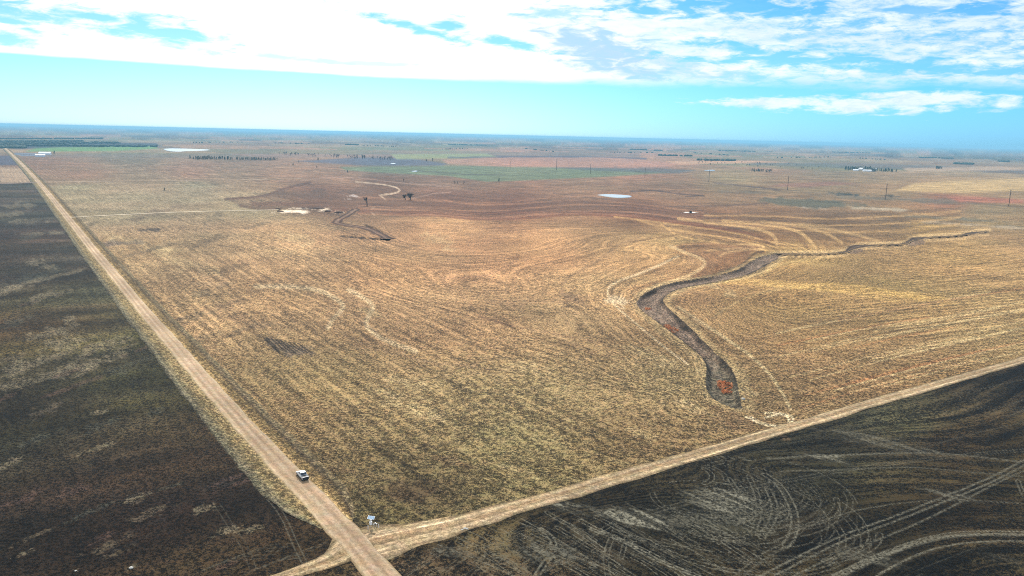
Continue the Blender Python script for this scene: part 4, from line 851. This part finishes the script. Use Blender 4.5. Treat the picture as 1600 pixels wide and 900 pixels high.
# ------------------------------------------------------------------ farm buildings
WH = pbr('white_metal_siding', (.75, .76, .78), .5, var=.05); ROOFW = pbr('pale_metal_roof', (.80, .82, .84), .45, var=.05); ROOFD = pbr('dark_roof', (.16, .17, .20), .7); DOORM = pbr('dark_door', (.08, .08, .09), .7)
def barn(px, py, w_, l_, hgt, rz, roof, label, name='farm_shed'):
    t = link(name, None); t.location = P3(px, py); t.rotation_euler.z = rz
    MB().box(-w_ / 2, w_ / 2, -l_ / 2, l_ / 2, -.5, hgt).build('wall', WH, t)
    e = hgt; rg = hgt + w_ * .22
    MB().prism([(-w_ / 2 - .6, e - .15), (0, rg), (w_ / 2 + .6, e - .15), (w_ / 2 + .6, e + .2), (0, rg + .35), (-w_ / 2 - .6, e + .2)], -l_ / 2 - .5, l_ / 2 + .5).build('roof', roof, t)
    MB().prism([(-w_ / 2, e), (w_ / 2, e), (0, rg)], -l_ / 2, l_ / 2).build('gable', WH, t)
    MB().box(-w_ * .2, w_ * .2, -l_ / 2 - .06, -l_ / 2 + .02, -.4, hgt * .8).build('door', DOORM, t)
    for s in (-1, 1): MB().box(w_ * .3 * s - .7, w_ * .3 * s + .7, -l_ / 2 - .05, -l_ / 2 + .02, hgt * .4, hgt * .65).build('window', DOORM, t)
    return tag(t, label, 'building', 'far farm buildings')
barn(63, 245, 16, 26, 5, R(-60), ROOFW, 'pale roofed shed, nearest of the far left farm buildings')
barn(70.5, 242.3, 20, 34, 6, R(-70), ROOFW, 'largest white roofed barn of the far left farm')
barn(50, 243.6, 12, 60, 4, R(-75), ROOFD, 'long dark roofed shed in the middle of the far left farm')
barn(40, 242.4, 12, 60, 4, R(-75), ROOFD, 'long dark roofed shed at the left end of the far left farm')
barn(1356, 268, 12, 34, 3.6, R(80), ROOFW, 'long pale shed in front of the right farmstead')
barn(1337, 267, 10, 18, 3.6, R(60), ROOFW, 'pale shed at the left of the right farmstead')
barn(1346, 265.5, 12, 18, 5, R(20), ROOFW, 'pale house among the trees of the right farmstead', 'farmhouse')
barn(1366, 265.8, 10, 16, 4, R(70), ROOFW, 'small pale shed deep in the trees of the right farmstead')

# black tank on a pale bare pad
BLK = pbr('black_plastic', (.012, .012, .014), .5)
tk = link('water_tank', None); tk.location = P3(1079, 332.6)
MB().tube((0, 0, 0), (0, 0, 2.4), 1.7, 1.7, 20).tube((0, 0, 2.4), (0, 0, 2.8), 1.7, .5, 20).build('tank_body', BLK, tk)
MB().tube((0, 0, 2.8), (0, 0, 3.0), .35, .35, 10).build('lid', BLK, tk)
MB().tube((1.7, 0, .3), (2.4, 0, .3), .1, .1, 8).build('outlet_pipe', BLK, tk); tag(tk, 'squat black tank on a pale bare patch in the contour field', 'tank')
PAD = pbr('pale_caliche', (.72, .66, .58), .95)
def pad(px, py, rx, ry, label, seed, name='bare_patch'):
    rnd = random.Random(seed); c = P(px, py); k = 28; V_ = [(c[0], c[1], float(height(c.reshape(1, 2))[0]) + .45)]
    for j in range(k):
        a = j * 6.283 / k; s = rnd.uniform(.55, 1.1); q = P(px + rx * s * math.cos(a), py - ry * s * math.sin(a)); V_.append((q[0], q[1], float(height(q.reshape(1, 2))[0]) + .12))
    o = link(name, mesh_np(name, V_, [(0, 1 + j, 1 + (j + 1) % k) for j in range(k)], PAD)); return tag(o, label, kind='structure')
pad(1079, 332, 13, 1.0, 'pale bare patch around the black tank', 1)
# spoil heaps and rubble by the lane end
DIRT = pbr('turned_dirt', (.075, .04, .026), .95, var=.4, scale=.4)
def heap(px, py, w_, hgt, label, seed):
    rnd = random.Random(seed); bm = bmesh.new(); bmesh.ops.create_icosphere(bm, subdivisions=3, radius=1)
    for v in bm.verts:
        s = rnd.uniform(.88, 1.12); v.co = Vector((v.co.x * w_ * s, v.co.y * w_ * .5 * s, v.co.z * hgt * s))
    me = bpy.data.meshes.new('dirt_heap'); bm.to_mesh(me); bm.free(); me.materials.append(DIRT); o = link('dirt_heap', me); o.location = P3(px, py, -hgt * .15); o.rotation_euler.z = rnd.uniform(-.4, .4)
    return tag(o, label, 'dirt heap', 'dirt heaps at the lane end')
for i, (a, b_, w_, hg, l) in enumerate(((435, 327, 4, 1.6, 'upper dark dirt heap at the left end of the pale ground'), (438, 331, 4.5, 1.4, 'lower dark dirt heap at the left end of the pale ground'), (498, 325.6, 9, 1.6, 'longest dark dirt heap, above the pale ground'), (512, 331, 4, 1.6, 'dark dirt heap between two pale bare spots'), (529, 332.4, 6, 1.8, 'rightmost brown dirt heap, beside the gully head'))): heap(a, b_, w_, hg, l, i)
STONE = pbr('pale_stone', (.45, .43, .38), .9, var=.2)
for i, (a, b_, s, l) in enumerate(((726, 829.5, .5, 'largest pale rock beside the dirt track right of the crossroads'), (729.5, 830, .4, 'smaller pale rock just right of the largest one by the dirt track'), (722, 831.5, .35, 'pale rock left of the largest one by the dirt track'), (205, 889, .5, 'white rock in the dark field at the bottom left'), (118.5, 893, .3, 'small white rock in the dark field near the bottom left corner'), (1161, 624.5, .8, 'pale rock on the bank at the lower end of the creek'), (200, 432, .55, 'small dark stone on the verge right of the gravel road'))):
    rnd = random.Random(i); bm = bmesh.new(); bmesh.ops.create_icosphere(bm, subdivisions=2, radius=s)
    for v in bm.verts: v.co *= rnd.uniform(.75, 1.1); v.co.z *= .6
    me = bpy.data.meshes.new('rock'); bm.to_mesh(me); bm.free(); me.materials.append(STONE if i < 6 else DIRT); o = link('rock', me); o.location = P3(a, b_, s * .2); tag(o, l, 'rock')

# ------------------------------------------------------------------ solar powered meter station at the crossroads
GALV = pbr('galvanised_steel', (.62, .64, .66), .4, .6, var=.08); CABM = pbr('pale_grey_cabinet', (.62, .64, .62), .5, var=.06)
PANEL = pbr('solar_glass', (.22, .34, .46), .16, 0, 1.0, var=.1, scale=8)
st = link('solar_meter_station', None); st.location = P3(579.5, 828); st.rotation_euler.z = R(20)
MB().tube((0, 0, -.3), (0, 0, 2.7), .06, .06, 8).build('mast', GALV, st)
fr = MB().box(-.85, .85, -.62, .62, -.04, .0).build('solar_panel', GALV, st, bevel=.01); fr.location = (.1, .1, 2.85); fr.rotation_euler = (R(14), R(6), R(-20))
for i in range(4):
    for j in range(3):
        pc = MB().box(-.81 + i * .41, -.81 + i * .41 + .39, -.58 + j * .39, -.58 + j * .39 + .37, .003, .012).build('solar_cell', PANEL, fr)
MB().tube((0, 0, 2.55), (.1, .1, 2.82), .05, .05, 6).build('bracket', GALV, st)
cb_ = MB().box(-.35, .35, -.22, .22, 1.0, 1.75).build('cabinet', CABM, st, bevel=.02); MB().box(-.3, .3, -.245, -.222, 1.05, 1.7).build('door', WH, cb_)
MB().box(-.2, .25, -.1, .3, 2.0, 2.3).build('battery_box', WH, st)
MB().tube((.8, .1, -.2), (.8, .1, 1.0), .09, .09, 8).tube((.8, .1, 1.0), (1.5, .1, 1.0), .09, .09, 8).tube((1.5, .1, 1.0), (1.5, .1, -.2), .09, .09, 8).build('riser_pipe', GALV, st)
MB().tube((1.15, .1, 1.0), (1.15, .1, 1.3), .16, .16, 10).build('valve', CABM, st)
for x_, y_ in ((-.8, -.6), (1.9, -.6)): MB().tube((x_, y_, -.3), (x_, y_, 1.15), .08, .08, 8).build('guard_post', WH, st)
tag(st, 'solar panel mast with pipes and guard posts at the crossroads corner', 'meter station')

# ------------------------------------------------------------------ pickup on the gravel road
PAINT = pbr('white_car_paint', (.66, .69, .72), .25, 0, .6, var=.02); GLS = pbr('tinted_glass', (.015, .018, .022), .05, 0, .8, var=.02); RUB = pbr('tyre_rubber', (.02, .02, .02), .9); TRIM_SHADE = pbr('black_trim_and_shade', (.03, .03, .032), .6)
RIM = pbr('alloy_rim', (.5, .5, .52), .3, .8); REDL = pbr('red_lens', (.35, .01, .01), .2); CLR = pbr('clear_lens', (.8, .8, .8), .1); CHR = pbr('dark_bumper', (.05, .05, .055), .4, .2)
pk = link('pickup_truck', None)
# body along +X (front), width along Y
bd = MB()
bd.prism([(-2.85, .55), (-2.88, 1.15), (-1.25, 1.17), (-1.25, .50)], -.98, -.90).prism([(-2.85, .55), (-2.88, 1.15), (-1.25, 1.17), (-1.25, .50)], .90, .98)
bd.prism([(-1.25, .45), (-1.27, 1.17), (.95, 1.17), (1.35, 1.12), (2.45, 1.02), (2.80, .88), (2.86, .50), (2.3, .42)], -.98, .98)
body = bd.build('body', PAINT, pk, bevel=.04)
MB().prism([(-1.22, 1.17), (-1.02, 1.80), (.25, 1.83), (1.02, 1.17)], -.80, .80).build('cabin', GLS, pk, bevel=.03)
MB().prism([(-1.08, 1.80), (-1.02, 1.88), (.22, 1.90), (.34, 1.81)], -.78, .78).build('roof', PAINT, pk, bevel=.03)
for s in (-1, 1):
    for x0, x1 in ((-1.22, -1.04), (-.10, -.10), (1.02, .30)): MB().tube((x0, s * .83, 1.17), (x1, s * .79, 1.83), .055, .05, 6).build('pillar', PAINT, pk)
    MB().box(.75, .95, s * 1.10 - .09, s * 1.10 + .09, 1.18, 1.38).build('mirror', TRIM_SHADE, pk, bevel=.02)
    MB().box(-1.2, -.12, s * .985 - .006, s * .985 + .006, .50, 1.14).build('door', PAINT, pk); d_ = MB().box(-.08, 1.0, s * .985 - .006, s * .985 + .006, .50, 1.14).build('door', PAINT, pk)
    for x_ in (-1.05, .02): MB().box(x_, x_ + .18, s * 1.0 - .012, s * 1.0 + .012, .98, 1.02).build('door_handle', TRIM_SHADE, pk)
    MB().box(-2.90, -2.84, s * .86 - .08, s * .86 + .08, .75, 1.12).build('tail_light', REDL, pk); MB().box(2.62, 2.80, s * .80 - .14, s * .80 + .14, .74, .92).build('headlight', CLR, pk)
    for x_ in (-1.95, 1.80):
        w_ = link('wheel', MB().tube((0, -.02, 0), (0, .02, 0), .2, .2, 16).mesh('hub', RIM), pk); w_.location = (x_, s * .86, .40)
        MB().tube((0, -.14, 0), (0, .14, 0), .40, .40, 24).build('tyre', RUB, w_); MB().tube((0, -.155, 0), (0, .155, 0), .24, .24, 16).build('rim', RIM, w_)
        MB().tube((x_, s * .99 - .02, .42), (x_, s * .99 + .004, .42), .50, .50, 20).build('wheel_arch', TRIM_SHADE, pk)
MB().box(-2.82, -1.27, -.90, .90, .62, .68).build('bed_floor', TRIM_SHADE, pk); MB().box(-2.78, -1.30, -.88, .88, 1.06, 1.12).build('bed_cover', TRIM_SHADE, pk)
MB().box(-2.92, -2.85, -.88, .88, .60, 1.14).build('tailgate', TRIM_SHADE, pk, bevel=.02); MB().box(-2.93, -2.80, -.88, .88, 1.14, 1.19).build('tailgate_cap', PAINT, pk); MB().box(-3.05, -2.90, -.95, .95, .42, .60).build('rear_bumper', CHR, pk, bevel=.03)  # black tailgate and bumper put the shade of the backlit rear into colour
MB().box(2.84, 2.98, -.94, .94, .42, .62).build('front_bumper', CHR, pk, bevel=.03); MB().box(2.80, 2.87, -.6, .6, .64, .88).build('grille', TRIM_SHADE, pk); MB().box(-2.5, 2.4, -.85, .85, .30, .50).build('underbody', TRIM_SHADE, pk)
for s in (-1, 1): MB().box(-1.42, 1.28, s * 1.01 - .05, s * 1.01 + .05, .34, .66).build('side_step_shade', TRIM_SHADE, pk)  # black steps built large to put shade on the lower sides
cp = P3(472.5, 748.5); vdir = NV
pk.location = cp + Vector((0, 0, .36)); pk.rotation_euler.z = math.atan2(vdir[1], vdir[0]); tag(pk, 'white pickup truck driving away on the gravel road', 'pickup truck')

# ------------------------------------------------------------------ haze
hz = bpy.data.materials.new('haze_air'); hz.use_nodes = True; n = N(hz.node_tree); n.n.clear()
pv = n.node('ShaderNodeVolumePrincipled', {'Color': (.34, .74, 1.0, 1), 'Density': 7.2e-5, 'Anisotropy': .0}); mo = n.node('ShaderNodeOutputMaterial'); n.l.new(pv.outputs[0], mo.inputs['Volume'])
hb_ = MB().box(-43000, 43000, -43000, 43000, -6, 106); ho = hb_.build('haze', hz); tag(ho, kind='stuff')
